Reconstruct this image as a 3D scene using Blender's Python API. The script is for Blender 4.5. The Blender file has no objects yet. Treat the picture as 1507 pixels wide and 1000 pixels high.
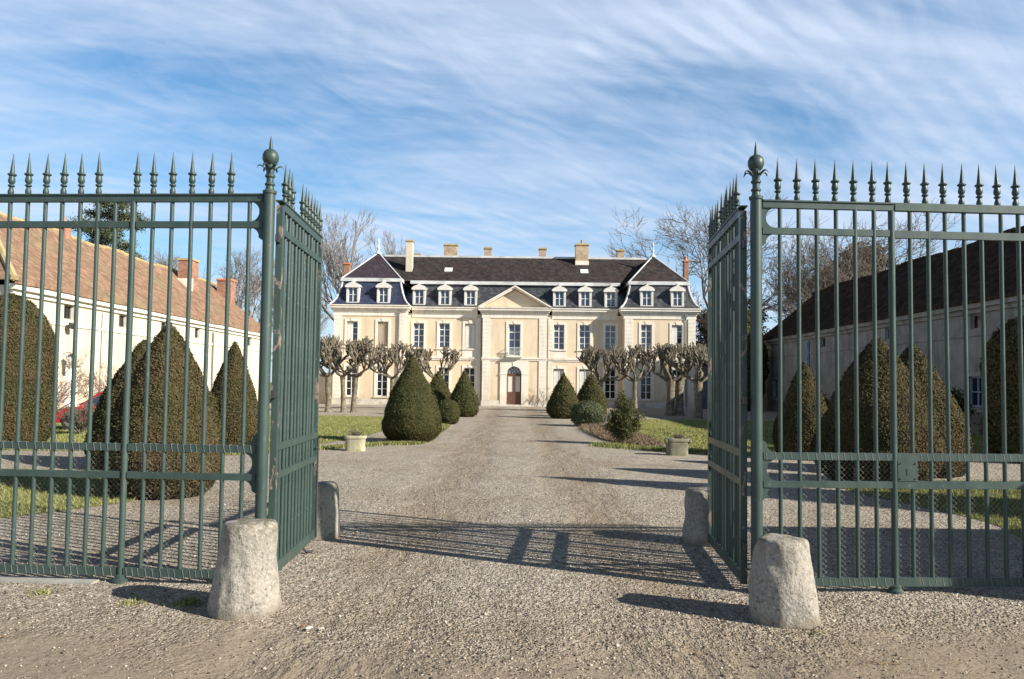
import bpy, math, random
import numpy as np
from mathutils import Vector, Matrix

# ------------------------------------------------------------------ camera, sky, sun, exposure
scn = bpy.context.scene
col = scn.collection
R = math.radians
F = 1150.0 / 1507.0
cam_d = bpy.data.cameras.new('camera'); cam = bpy.data.objects.new('camera', cam_d); col.objects.link(cam)
cam_d.sensor_width = 36.0; cam_d.lens = 36.0 * F; cam_d.clip_start = 0.05; cam_d.clip_end = 3000; cam_d.shift_y = 10.3 / 1507
PITCH, ROLL, YAW = 2.8, 0.72, 0.18
m = Matrix.Rotation(R(YAW), 4, 'Z') @ Matrix.Rotation(R(90 + PITCH), 4, 'X') @ Matrix.Rotation(R(ROLL), 4, 'Z')
cam.matrix_world = Matrix.Translation((0, 0, 1.6)) @ m
scn.camera = cam

SUN_EL, SUN_AZ = 28.0, 25.5          # azimuth: degrees behind the picture plane, on the right
sun_dir = Vector((math.cos(R(SUN_EL)) * math.cos(R(SUN_AZ)), -math.cos(R(SUN_EL)) * math.sin(R(SUN_AZ)), math.sin(R(SUN_EL))))
sl = bpy.data.lights.new('sun', 'SUN'); sl.energy = 5.0; sl.angle = R(0.5); sl.color = (1.0, 0.93, 0.82)
so = bpy.data.objects.new('sun', sl); col.objects.link(so)
so.rotation_euler = sun_dir.to_track_quat('Z', 'Y').to_euler(); so.location = (30, -15, 30)

scn.view_settings.view_transform = 'Standard'; scn.view_settings.look = 'None'
scn.view_settings.gamma = 1; scn.view_settings.exposure = 0.80
scn.render.engine = 'CYCLES'

world = bpy.data.worlds.new('World'); scn.world = world; world.use_nodes = True
nt = world.node_tree; nt.nodes.clear()
def N(nt, t, **kw):
    n = nt.nodes.new(t)
    for k, v in kw.items():
        if k.startswith('i_'):
            n.inputs[k[2:].replace('_', ' ')].default_value = v
        else: setattr(n, k, v)
    return n
def math_n(nt, op, a, b=None, clamp=False):
    n = nt.nodes.new('ShaderNodeMath'); n.operation = op; n.use_clamp = clamp
    for i, v in enumerate((a, b)):
        if v is None: continue
        if isinstance(v, (int, float)): n.inputs[i].default_value = v
        else: nt.links.new(v, n.inputs[i])
    return n.outputs[0]
def ramp(nt, fac, stops):
    n = nt.nodes.new('ShaderNodeValToRGB'); cr = n.color_ramp
    while len(cr.elements) < len(stops): cr.elements.new(0.5)
    for e, (p, c) in zip(cr.elements, stops):
        e.position = p; e.color = (c, c, c, 1) if isinstance(c, (int, float)) else (*c, 1)
    nt.links.new(fac, n.inputs[0]); return n.outputs[0]
def mixc(nt, fac, a, b, bt='MIX'):
    n = nt.nodes.new('ShaderNodeMix'); n.data_type = 'RGBA'; n.blend_type = bt
    for i, v in ((0, fac), (6, a), (7, b)):
        if isinstance(v, (int, float)): n.inputs[i].default_value = v
        elif isinstance(v, tuple): n.inputs[i].default_value = (*v, 1)
        else: nt.links.new(v, n.inputs[i])
    return n.outputs[2]
def sky_world():
    L = nt.links.new
    sky = N(nt, 'ShaderNodeTexSky', sky_type='NISHITA', sun_disc=False)
    sky.sun_elevation = R(SUN_EL); sky.sun_rotation = math.atan2(sun_dir.x, sun_dir.y)
    sky.altitude = 200; sky.air_density = 1.0; sky.dust_density = 0.6; sky.ozone_density = 2.2
    tc = N(nt, 'ShaderNodeTexCoord')
    sep = N(nt, 'ShaderNodeSeparateXYZ'); L(tc.outputs['Generated'], sep.inputs[0])
    z = math_n(nt, 'MAXIMUM', sep.outputs[2], 0.0)
    zz = math_n(nt, 'ADD', z, 0.22)
    px = math_n(nt, 'DIVIDE', sep.outputs[0], zz); py = math_n(nt, 'DIVIDE', sep.outputs[1], zz)
    cb = N(nt, 'ShaderNodeCombineXYZ'); L(px, cb.inputs[0]); L(py, cb.inputs[1])
    def mapped(rot, sc, loc=(0, 0, 0)):
        a = N(nt, 'ShaderNodeMapping'); a.inputs['Rotation'].default_value = (0, 0, R(rot)); L(cb.outputs[0], a.inputs[0])
        b = N(nt, 'ShaderNodeMapping'); b.inputs['Scale'].default_value = sc; b.inputs['Location'].default_value = loc
        L(a.outputs[0], b.inputs[0]); return b.outputs[0]
    def noise(v, scale, det=5, rough=0.55, dist=0.0):
        n = N(nt, 'ShaderNodeTexNoise'); n.inputs['Scale'].default_value = scale; n.inputs['Detail'].default_value = det
        n.inputs['Roughness'].default_value = rough; n.inputs['Distortion'].default_value = dist; L(v, n.inputs['Vector']); return n.outputs['Fac']
    # broad veils, long streaks, and a field of fine ripples inside the veils
    veil = noise(mapped(-10, (0.50, 1.5, 1), (3.1, 1.7, 0)), 1.5, 6, 0.55, 0.7)
    veil_m = ramp(nt, veil, [(0.40, 0.0), (0.53, 0.6), (0.67, 1.0)])
    streak = noise(mapped(44, (3.2, 1.1, 1), (1.3, 0.4, 0)), 2.2, 6, 0.62, 1.2)
    streak_m = ramp(nt, streak, [(0.40, 0.0), (0.66, 1.0)])
    w = N(nt, 'ShaderNodeTexWave'); w.bands_direction = 'X'; w.inputs['Scale'].default_value = 6.0
    w.inputs['Distortion'].default_value = 6.5; w.inputs['Detail'].default_value = 4.0; w.inputs['Detail Scale'].default_value = 1.3
    w.inputs['Detail Roughness'].default_value = 0.55
    L(mapped(52, (1.0, 0.30, 1)), w.inputs['Vector'])
    patch = noise(mapped(10, (1, 1, 1), (4.0, 2.0, 0)), 2.2, 4, 0.6)
    patch_m = ramp(nt, patch, [(0.44, 0.0), (0.60, 1.0)])
    rip = math_n(nt, 'MULTIPLY', w.outputs['Fac'], patch_m)
    rip = math_n(nt, 'MULTIPLY', rip, math_n(nt, 'ADD', math_n(nt, 'MULTIPLY', veil_m, 0.8), 0.2))
    fine = noise(mapped(-8, (0.3, 1.5, 1), (0.6, 5.0, 0)), 3.0, 6, 0.6, 0.4)
    fine_m = ramp(nt, fine, [(0.42, 0.0), (0.72, 1.0)])
    d = math_n(nt, 'MULTIPLY', veil_m, 0.56)
    d = math_n(nt, 'ADD', d, math_n(nt, 'MULTIPLY', streak_m, 0.20))
    d = math_n(nt, 'ADD', d, math_n(nt, 'MULTIPLY', rip, 0.30))
    d = math_n(nt, 'ADD', d, math_n(nt, 'MULTIPLY', fine_m, 0.26))
    # thin milky layer that thickens towards the horizon
    hz = ramp(nt, z, [(0.0, 0.50), (0.12, 0.22), (0.30, 0.07)])
    d = math_n(nt, 'ADD', d, hz, clamp=True)
    d = math_n(nt, 'MULTIPLY', d, 0.90)
    # real skies deepen towards the zenith, and the veil ends there
    zen = ramp(nt, z, [(0.44, 0.0), (0.56, 1.0)])
    d = math_n(nt, 'MULTIPLY', d, math_n(nt, 'SUBTRACT', 1.0, math_n(nt, 'MULTIPLY', zen, 0.85)))
    blue = mixc(nt, 1.0, sky.outputs[0], (0.58, 0.97, 1.13), 'MULTIPLY')
    blue = mixc(nt, zen, blue, mixc(nt, 1.0, blue, (0.18, 0.19, 0.24), 'MULTIPLY'))
    c = mixc(nt, d, blue, (4.75, 5.5, 6.8))
    bg = N(nt, 'ShaderNodeBackground'); L(c, bg.inputs[0]); bg.inputs[1].default_value = 0.086
    out = N(nt, 'ShaderNodeOutputWorld'); L(bg.outputs[0], out.inputs[0])
sky_world()

# ------------------------------------------------------------------ helpers
rng = np.random.default_rng(7)
random.seed(7)
class MB:
    def __init__(s): s.v = []; s.f = []; s.n = 0
    def add(s, vs, fs):
        s.v.extend([tuple(p) for p in vs]); s.f.extend([tuple(i + s.n for i in f) for f in fs]); s.n += len(vs); return s
    def box(s, x0, x1, y0, y1, z0, z1):
        return s.add([(x0,y0,z0),(x1,y0,z0),(x1,y1,z0),(x0,y1,z0),(x0,y0,z1),(x1,y0,z1),(x1,y1,z1),(x0,y1,z1)],
                     [(0,3,2,1),(4,5,6,7),(0,1,5,4),(1,2,6,5),(2,3,7,6),(3,0,4,7)])
    def tube(s, p0, p1, r0, r1=None, n=8, cap=True):
        if r1 is None: r1 = r0
        p0 = Vector(p0); p1 = Vector(p1); d = (p1 - p0).normalized()
        a = d.orthogonal().normalized(); b = d.cross(a)
        vs = []
        for p, r in ((p0, r0), (p1, r1)):
            for k in range(n):
                t = 2 * math.pi * k / n; vs.append(p + a * (r * math.cos(t)) + b * (r * math.sin(t)))
        fs = [(k, (k + 1) % n, n + (k + 1) % n, n + k) for k in range(n)]
        if cap: fs += [tuple(range(n - 1, -1, -1)), tuple(range(n, 2 * n))]
        return s.add(vs, fs)
    def path(s, pts, r, n=6):
        for i in range(len(pts) - 1): s.tube(pts[i], pts[i + 1], r if not hasattr(r, '__len__') else r[i], r if not hasattr(r, '__len__') else r[i + 1], n)
        return s
    def lathe(s, c, prof, n=16, jit=0.0, rnd=None):
        vs = []
        for r, z in prof:
            for k in range(n):
                t = 2 * math.pi * k / n; q = r * (1 + (rnd.uniform(-jit, jit) if jit else 0))
                vs.append((c[0] + q * math.cos(t), c[1] + q * math.sin(t), c[2] + z))
        fs = []
        for j in range(len(prof) - 1):
            for k in range(n):
                fs.append((j*n + k, j*n + (k+1) % n, (j+1)*n + (k+1) % n, (j+1)*n + k))
        fs.append(tuple(range(n - 1, -1, -1))); fs.append(tuple(range((len(prof)-1)*n, len(prof)*n)))
        return s.add(vs, fs)
    def prism(s, poly, d0, d1, fn):
        # poly: 2-D outline (u, v); fn(u, v, d) -> 3-D point
        n = len(poly)
        vs = [fn(u, v, d0) for u, v in poly] + [fn(u, v, d1) for u, v in poly]
        fs = [tuple(range(n)), tuple(range(2*n - 1, n - 1, -1))] + [(i, n + i, n + (i+1) % n, (i+1) % n) for i in range(n)]
        return s.add(vs, fs)
    def build(s, name, mat, parent=None, loc=(0, 0, 0), smooth=False, rot=None, fixn=True):
        me = bpy.data.meshes.new(name); me.from_pydata(s.v, [], s.f); me.update()
        if fixn:
            import bmesh
            bm = bmesh.new(); bm.from_mesh(me); bmesh.ops.recalc_face_normals(bm, faces=bm.faces); bm.to_mesh(me); bm.free()
        if smooth:
            me.polygons.foreach_set('use_smooth', [True] * len(me.polygons)); me.set_sharp_from_angle(angle=R(38))
        return link(name, me, mat, parent, loc, rot)
def link(name, me, mat, parent=None, loc=(0, 0, 0), rot=None):
    if mat and not me.materials: me.materials.append(mat)
    o = bpy.data.objects.new(name, me); col.objects.link(o); o.parent = parent; o.location = loc
    if rot: o.rotation_euler = rot
    return o
def np_mesh(name, verts, faces, smooth=False):
    verts = np.asarray(verts, dtype=np.float32).reshape(-1, 3); faces = np.asarray(faces, dtype=np.int32)
    k = faces.shape[1]; me = bpy.data.meshes.new(name)
    me.vertices.add(len(verts)); me.vertices.foreach_set('co', verts.ravel())
    me.loops.add(faces.size); me.loops.foreach_set('vertex_index', faces.ravel())
    me.polygons.add(len(faces)); me.polygons.foreach_set('loop_start', np.arange(0, faces.size, k, dtype=np.int32))
    if smooth: me.polygons.foreach_set('use_smooth', np.ones(len(faces), dtype=bool))
    me.update(); me.validate(); return me
def tag(o, label=None, cat=None, group=None, kind=None):
    if label: o['label'] = label
    if cat: o['category'] = cat
    if group: o['group'] = group
    if kind: o['kind'] = kind
    return o
def thing(name, label, cat, loc=(0, 0, 0), group=None, rz=0):
    o = bpy.data.objects.new(name, None); col.objects.link(o); o.location = loc; o.rotation_euler = (0, 0, rz)
    o.empty_display_size = 0.2
    return tag(o, label, cat, group)
def copy_child(src, parent, loc=None):
    c = src.copy(); col.objects.link(c); c.parent = parent
    if loc is not None: c.location = loc
    return c
def copy_sub(src, parent, loc):
    c = copy_child(src, parent, loc)
    for g in [g for g in col.objects if g.parent == src]: copy_child(g, c)
    return c

# ------------------------------------------------------------------ materials
def new_mat(name):
    mt = bpy.data.materials.new(name); mt.use_nodes = True; t = mt.node_tree
    b = t.nodes['Principled BSDF']; return mt, t, b
def tcoord(t, kind='Object'):
    return t.nodes.new('ShaderNodeTexCoord').outputs[kind]
def tnoise(t, v, scale, det=4, rough=0.55, out='Fac', dist=0):
    n = t.nodes.new('ShaderNodeTexNoise'); n.inputs['Scale'].default_value = scale; n.inputs['Detail'].default_value = det
    n.inputs['Roughness'].default_value = rough; n.inputs['Distortion'].default_value = dist
    if v is not None: t.links.new(v, n.inputs['Vector'])
    return n.outputs[out]
def tmap(t, v, sc=(1, 1, 1), rot=(0, 0, 0), loc=(0, 0, 0)):
    n = t.nodes.new('ShaderNodeMapping'); n.inputs['Scale'].default_value = sc; n.inputs['Rotation'].default_value = rot; n.inputs['Location'].default_value = loc
    t.links.new(v, n.inputs[0]); return n.outputs[0]
def bump(t, b, h, strength, dist=0.01, prev=None):
    n = t.nodes.new('ShaderNodeBump'); n.inputs['Strength'].default_value = strength; n.inputs['Distance'].default_value = dist
    t.links.new(h, n.inputs['Height'])
    if prev is not None: t.links.new(prev, n.inputs['Normal'])
    t.links.new(n.outputs[0], b.inputs['Normal']); return n.outputs[0]
def mottled(name, c1, c2, scale, rough=0.85, bstr=0.3, bdist=0.01, c3=None, s3=1.0, fine=None, metallic=0, spec=None):
    """two colours mixed by noise, optional third in larger patches, bump from a finer noise"""
    mt, t, b = new_mat(name); v = tcoord(t)
    c = mixc(t, ramp(t, tnoise(t, v, scale, 6, 0.6), [(0.35, 0.0), (0.65, 1.0)]), c1, c2)
    if c3: c = mixc(t, ramp(t, tnoise(t, v, s3, 4, 0.6, dist=0.4), [(0.52, 0.0), (0.68, 1.0)]), c, c3)
    t.links.new(c, b.inputs['Base Color']); b.inputs['Roughness'].default_value = rough; b.inputs['Metallic'].default_value = metallic
    if spec is not None: b.inputs['Specular IOR Level'].default_value = spec
    if bstr: bump(t, b, tnoise(t, v, fine or scale * 4, 5, 0.65), bstr, bdist)
    return mt
M = {}
def mk_gravel():
    mt, t, b = new_mat('gravel'); v = tcoord(t)
    vo = t.nodes.new('ShaderNodeTexVoronoi'); vo.inputs['Scale'].default_value = 62; t.links.new(v, vo.inputs['Vector'])
    vo2 = t.nodes.new('ShaderNodeTexVoronoi'); vo2.inputs['Scale'].default_value = 27; t.links.new(v, vo2.inputs['Vector'])
    sep = t.nodes.new('ShaderNodeSeparateColor'); t.links.new(vo.outputs['Color'], sep.inputs[0])
    sep2 = t.nodes.new('ShaderNodeSeparateColor'); t.links.new(vo2.outputs['Color'], sep2.inputs[0])
    stone = mixc(t, ramp(t, sep.outputs[0], [(0.0, 0.0), (1.0, 1.0)]), (0.12, 0.105, 0.086), (0.58, 0.515, 0.425))
    stone2 = ramp(t, sep2.outputs[0], [(0.0, (0.16, 0.135, 0.105)), (0.5, (0.38, 0.33, 0.26)), (1.0, (0.68, 0.62, 0.52))])
    c = mixc(t, 0.42, stone, stone2)
    # warm dirty patches and compacted wheel tracks along the drive
    geo = t.nodes.new('ShaderNodeNewGeometry'); sp = t.nodes.new('ShaderNodeSeparateXYZ'); t.links.new(geo.outputs['Position'], sp.inputs[0])
    big = tnoise(t, v, 0.55, 5, 0.6, dist=0.5)
    wob = math_n(t, 'MULTIPLY', math_n(t, 'SUBTRACT', big, 0.5), 1.2)
    ax = math_n(t, 'ABSOLUTE', math_n(t, 'ADD', sp.outputs[0], wob))
    track = math_n(t, 'ABSOLUTE', math_n(t, 'SUBTRACT', ax, 1.05))
    track = ramp(t, track, [(0.0, 1.0), (0.30, 0.85), (0.70, 0.0)])
    brk = ramp(t, tnoise(t, tmap(t, v, (1.6, 0.45, 1)), 1.6, 6, 0.7), [(0.34, 0.25), (0.58, 1.0)])
    track = math_n(t, 'MULTIPLY', track, brk)
    near = ramp(t, math_n(t, 'DIVIDE', sp.outputs[1], 20.0), [(0.235, 1.0), (0.33, 0.0)])
    near = math_n(t, 'MULTIPLY', near, ramp(t, tnoise(t, v, 0.9, 4, 0.6), [(0.30, 0.35), (0.6, 1.0)]))
    dirt = math_n(t, 'MAXIMUM', math_n(t, 'MULTIPLY', track, 0.66), math_n(t, 'MULTIPLY', near, 0.78))
    pt = ramp(t, tnoise(t, v, 0.35, 5, 0.6), [(0.50, 0.0), (0.68, 0.55)])
    dirt = math_n(t, 'MAXIMUM', dirt, pt)
    c = mixc(t, dirt, c, mixc(t, 0.60, mixc(t, 1.0, c, (0.78, 0.68, 0.56), 'MULTIPLY'), (0.205, 0.150, 0.098)))
    ex_ = math_n(t, 'ADD', sp.outputs[1], math_n(t, 'MULTIPLY', math_n(t, 'SUBTRACT', tnoise(t, v, 0.8, 6, 0.65, dist=0.5), 0.5), 2.6))
    ex_ = math_n(t, 'SUBTRACT', ex_, math_n(t, 'MULTIPLY', ax, 0.14))
    earth = ramp(t, math_n(t, 'DIVIDE', ex_, 10.0), [(0.43, 0.85), (0.50, 0.0)])
    soil = mixc(t, ramp(t, tnoise(t, v, 30, 5, 0.7), [(0.3, 0.0), (0.7, 1.0)]), (0.17, 0.135, 0.098), (0.33, 0.275, 0.21))
    c = mixc(t, earth, c, soil)
    t.links.new(c, b.inputs['Base Color']); b.inputs['Roughness'].default_value = 0.95; b.inputs['Specular IOR Level'].default_value = 0.15
    h = math_n(t, 'ADD', math_n(t, 'MULTIPLY', vo.outputs['Distance'], -0.6), math_n(t, 'MULTIPLY', vo2.outputs['Distance'], -0.8))
    h = math_n(t, 'MULTIPLY', h, math_n(t, 'SUBTRACT', 1.0, earth)); n1 = bump(t, b, h, 1.0, 0.02); n2 = bump(t, b, tnoise(t, v, 3.0, 4, 0.6), 0.45, 0.06, n1); bump(t, b, math_n(t, 'SUBTRACT', tnoise(t, v, 0.8, 3, 0.5), math_n(t, 'MULTIPLY', track, 0.5)), 0.6, 0.12, n2)
    return mt
M['gravel'] = mk_gravel()
def island_mat(name, stops, rough=0.7, big=None, bscale=1.2, trans=0.0, spec=0.25):
    mt, t, b = new_mat(name); g = t.nodes.new('ShaderNodeNewGeometry')
    c = ramp(t, g.outputs['Random Per Island'], stops)
    if big:
        v = tcoord(t); c = mixc(t, ramp(t, tnoise(t, v, bscale, 4, 0.6, dist=0.6), [(0.42, 0.0), (0.64, 0.8)]), c, big)
    t.links.new(c, b.inputs['Base Color']); b.inputs['Roughness'].default_value = rough; b.inputs['Specular IOR Level'].default_value = spec
    return mt
M['pebble'] = island_mat('pebble', [(0, (0.07, 0.06, 0.05)), (0.35, (0.19, 0.16, 0.125)), (0.7, (0.33, 0.28, 0.22)), (0.94, (0.56, 0.50, 0.42)), (1, (0.30, 0.22, 0.15))], 0.85)
M['yew'] = island_mat('yew', [(0, (0.034, 0.036, 0.013)), (0.5, (0.060, 0.058, 0.021)), (0.85, (0.086, 0.076, 0.031)), (1, (0.125, 0.094, 0.046))], 0.85, (0.108, 0.072, 0.036), 1.3)
M['yew_green'] = island_mat('yew_green', [(0, (0.032, 0.040, 0.012)), (0.5, (0.054, 0.062, 0.020)), (1, (0.09, 0.09, 0.032))], 0.85, (0.100, 0.076, 0.030), 1.0)
M['box'] = island_mat('box', [(0, (0.03, 0.04, 0.018)), (0.5, (0.075, 0.092, 0.042)), (1, (0.15, 0.16, 0.085))], 0.65)
M['young'] = island_mat('young', [(0, (0.030, 0.040, 0.013)), (0.5, (0.068, 0.078, 0.024)), (1, (0.14, 0.13, 0.045))], 0.65)
M['pine'] = island_mat('pine', [(0, (0.045, 0.065, 0.045)), (0.6, (0.09, 0.12, 0.065)), (1, (0.18, 0.19, 0.09))], 0.7)
M['ivy'] = island_mat('ivy', [(0, (0.03, 0.034, 0.018)), (0.6, (0.075, 0.074, 0.042)), (1, (0.14, 0.12, 0.075))], 0.7)
M['grass'] = island_mat('grass', [(0, (0.10, 0.12, 0.035)), (0.55, (0.20, 0.22, 0.07)), (0.85, (0.31, 0.30, 0.11)), (1, (0.42, 0.35, 0.16))], 0.7)
M['dry'] = island_mat('dry', [(0, (0.10, 0.07, 0.045)), (0.5, (0.20, 0.135, 0.095)), (0.85, (0.28, 0.21, 0.14)), (1, (0.17, 0.18, 0.07))], 0.85)
M['lawn'] = mottled('lawn', (0.19, 0.215, 0.065), (0.27, 0.27, 0.09), 3.0, 0.95, 0.8, 0.03, (0.33, 0.29, 0.12), 0.6, fine=60, spec=0.1)
M['field'] = mottled('field', (0.12, 0.12, 0.05), (0.19, 0.17, 0.09), 0.2, 0.95, 0.4, 0.05, spec=0.1)
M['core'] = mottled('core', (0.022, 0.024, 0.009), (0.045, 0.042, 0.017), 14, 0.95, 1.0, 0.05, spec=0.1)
M['bark'] = mottled('bark', (0.17, 0.14, 0.11), (0.27, 0.23, 0.18), 3, 0.9, 0.6, 0.03)
M['bark_dark'] = mottled('bark_dark', (0.09, 0.075, 0.062), (0.17, 0.14, 0.115), 3, 0.9, 0.5, 0.03)
M['twig'] = mottled('twig', (0.14, 0.115, 0.095), (0.22, 0.18, 0.145), 1, 0.9, 0)
M['twig_hazed'] = mottled('twig_hazed', (0.20, 0.18, 0.165), (0.29, 0.265, 0.24), 1, 0.9, 0)  # distance haze put into the colour, paler than the nearer twigs
M['twig_red'] = mottled('twig_red', (0.17, 0.105, 0.08), (0.26, 0.17, 0.13), 2, 0.9, 0)
M['plane_bark'] = mottled('plane_bark', (0.10, 0.084, 0.058), (0.30, 0.255, 0.185), 7, 0.95, 1.0, 0.05, (0.08, 0.072, 0.042), 2.4)
def mk_paint(name='green_paint', wear=0.655):
    mt, t, b = new_mat(name); v = tcoord(t)
    n = tnoise(t, tmap(t, v, (1, 1, 0.35)), 5, 5, 0.6)
    c = mixc(t, ramp(t, n, [(0.3, 0.0), (0.7, 1.0)]), (0.032, 0.056, 0.049), (0.052, 0.082, 0.072))
    g = ramp(t, tnoise(t, v, 22, 5, 0.7), [(0.60, 0.0), (0.72, 0.5)])
    c = mixc(t, g, c, (0.16, 0.19, 0.16))
    rst = ramp(t, tnoise(t, tmap(t, v, (1, 1, 0.5)), 9, 5, 0.7, dist=0.6), [(wear, 0.0), (wear + .04, 1.0)])
    c = mixc(t, rst, c, (0.17, 0.09, 0.055) if wear > .6 else (0.26, 0.19, 0.155))
    t.links.new(c, b.inputs['Base Color'])
    t.links.new(ramp(t, n, [(0.3, 0.36), (0.7, 0.55)]), b.inputs['Roughness']); b.inputs['Specular IOR Level'].default_value = 0.42
    bump(t, b, tnoise(t, v, 60, 4, 0.6), 0.25, 0.002)
    return mt
M['paint'] = mk_paint(); M['paint_worn'] = mk_paint('worn_green_paint', 0.56)
M['wire'] = mottled('wire', (0.34, 0.33, 0.30), (0.50, 0.48, 0.43), 9, 0.6, 0, metallic=0.2)
def mk_stone():
    mt, t, b = new_mat('granite'); v = tcoord(t)
    c = mixc(t, ramp(t, tnoise(t, v, 46, 5, 0.75), [(0.34, 0.0), (0.66, 1.0)]), (0.20, 0.182, 0.155), (0.46, 0.425, 0.37))
    c = mixc(t, ramp(t, tnoise(t, v, 4.5, 5, 0.6), [(0.42, 0.0), (0.7, 0.55)]), c, (0.47, 0.42, 0.35))
    geo = t.nodes.new('ShaderNodeNewGeometry'); sp = t.nodes.new('ShaderNodeSeparateXYZ'); t.links.new(v, sp.inputs[0])
    top = ramp(t, sp.outputs[2], [(0.40, 0.0), (0.62, 1.0)])
    lich = math_n(t, 'MULTIPLY', top, ramp(t, tnoise(t, v, 9, 6, 0.7, dist=0.8), [(0.46, 0.0), (0.56, 0.85)]))
    c = mixc(t, lich, c, (0.15, 0.14, 0.09))
    base = math_n(t, 'MULTIPLY', ramp(t, math_n(t, 'ADD', sp.outputs[2], math_n(t, 'MULTIPLY', tnoise(t, v, 12, 4, 0.6), 0.12)), [(0.06, 1.0), (0.15, 0.0)]), 0.7)
    c = mixc(t, base, c, (0.17, 0.135, 0.095))
    pits = ramp(t, tnoise(t, v, 24, 4, 0.6), [(0.33, 0.8), (0.40, 0.0)])
    c = mixc(t, pits, c, (0.12, 0.11, 0.09))
    t.links.new(c, b.inputs['Base Color']); b.inputs['Roughness'].default_value = 0.92; b.inputs['Specular IOR Level'].default_value = 0.2
    n1 = bump(t, b, tnoise(t, v, 55, 6, 0.7), 0.9, 0.012); bump(t, b, tnoise(t, v, 9, 5, 0.6), 0.7, 0.04, n1)
    return mt
M['granite'] = mk_stone()
def mk_stucco(name, c1, c2, dirt, damp=0.9, dampc=(0.42, 0.33, 0.22), dscale=0.8):
    mt, t, b = new_mat(name); v = tcoord(t)
    c = mixc(t, ramp(t, tnoise(t, v, 1.1, 6, 0.62), [(0.35, 0.0), (0.68, 1.0)]), c1, c2)
    st = ramp(t, tnoise(t, tmap(t, v, (1.6, 1.6, 0.22)), dscale, 6, 0.65), [(0.50, 0.0), (0.70, 0.75)])
    c = mixc(t, st, c, dirt)
    sp = t.nodes.new('ShaderNodeSeparateXYZ'); t.links.new(v, sp.inputs[0])
    zz = math_n(t, 'ADD', sp.outputs[2], math_n(t, 'MULTIPLY', math_n(t, 'SUBTRACT', tnoise(t, v, 0.9, 5, 0.6), 0.5), 1.6))
    low = ramp(t, math_n(t, 'DIVIDE', zz, 3.0), [(0.16, damp), (0.36, 0.0)])
    c = mixc(t, math_n(t, 'MULTIPLY', low, 0.6), c, dampc)
    t.links.new(c, b.inputs['Base Color']); b.inputs['Roughness'].default_value = 0.92; b.inputs['Specular IOR Level'].default_value = 0.15
    bump(t, b, tnoise(t, v, 22, 5, 0.6), 0.25, 0.01); return mt
M['stucco'] = mk_stucco('stucco', (0.66, 0.535, 0.375), (0.71, 0.60, 0.445), (0.49, 0.395, 0.285))
M['stucco_pale'] = mk_stucco('stucco_pale', (0.60, 0.53, 0.41), (0.66, 0.60, 0.48), (0.50, 0.43, 0.32))
M['plaster_old'] = mk_stucco('plaster_old', (0.22, 0.205, 0.182), (0.35, 0.328, 0.292), (0.10, 0.095, 0.088), 1.0, (0.08, 0.075, 0.068), 1.1)  # old plaster, base colour darkened to deepen the right outbuilding's shade
M['stone'] = mk_stucco('stone', (0.72, 0.67, 0.57), (0.78, 0.73, 0.64), (0.55, 0.49, 0.40), 0.8, (0.48, 0.42, 0.33), 1.4)
M['stone_grey'] = mottled('stone_grey', (0.48, 0.45, 0.39), (0.62, 0.58, 0.50), 1.4, 0.9, 0.3, 0.01, (0.33, 0.30, 0.25), 0.9)
M['white_stone'] = mottled('white_stone', (0.58, 0.56, 0.51), (0.68, 0.66, 0.61), 2.0, 0.85, 0.2, 0.01, (0.58, 0.55, 0.49), 1.5)
M['white'] = mottled('white', (0.74, 0.73, 0.70), (0.80, 0.79, 0.76), 3, 0.6, 0)
M['lead'] = mottled('lead', (0.50, 0.51, 0.52), (0.66, 0.66, 0.65), 1.2, 0.6, 0.1, c3=(0.36, 0.36, 0.36), s3=0.6)
def mk_tiles(name, cols, sx, sz, patch=None, pscale=0.5, rough=0.75, axis='XZ', bstr=0.7, spec=0.3):
    mt, t, b = new_mat(name); v = tcoord(t)
    sp = t.nodes.new('ShaderNodeSeparateXYZ'); t.links.new(v, sp.inputs[0])
    cb = t.nodes.new('ShaderNodeCombineXYZ')
    u = sp.outputs[0] if axis == 'XZ' else sp.outputs[1]
    if axis == 'ANY': u = math_n(t, 'ADD', sp.outputs[0], sp.outputs[1])
    t.links.new(u, cb.inputs[0]); t.links.new(sp.outputs[2], cb.inputs[1])
    br = t.nodes.new('ShaderNodeTexBrick'); br.inputs['Scale'].default_value = 1.0
    br.inputs['Brick Width'].default_value = sx; br.inputs['Row Height'].default_value = sz; br.inputs['Mortar Size'].default_value = 0.012
    br.inputs['Mortar Smooth'].default_value = 0.3
    br.inputs['Color1'].default_value = (0, 0, 0, 1); br.inputs['Color2'].default_value = (1, 1, 1, 1); br.inputs['Mortar'].default_value = (0.2, 0.2, 0.2, 1)
    br.inputs['Bias'].default_value = 0.0
    t.links.new(cb.outputs[0], br.inputs['Vector'])
    k = math_n(t, 'ADD', math_n(t, 'MULTIPLY', br.outputs['Color'], 0.55), math_n(t, 'MULTIPLY', tnoise(t, v, 5, 5, 0.7), 0.45))
    c = ramp(t, k, cols)
    if patch: c = mixc(t, ramp(t, tnoise(t, v, pscale, 6, 0.65, dist=0.5), [(0.5, 0.0), (0.66, 0.75)]), c, patch)
    c = mixc(t, 1.0, c, ramp(t, tnoise(t, v, 2.2, 8, 0.75), [(0.30, 0.55), (0.55, 1.0), (0.8, 1.0)]), 'MULTIPLY')
    t.links.new(c, b.inputs['Base Color']); b.inputs['Roughness'].default_value = rough; b.inputs['Specular IOR Level'].default_value = spec
    h = math_n(t, 'SUBTRACT', math_n(t, 'MULTIPLY', br.outputs['Color'], 0.4), math_n(t, 'MULTIPLY', br.outputs['Fac'], 1.0))
    bump(t, b, h, bstr, 0.02); return mt
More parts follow.
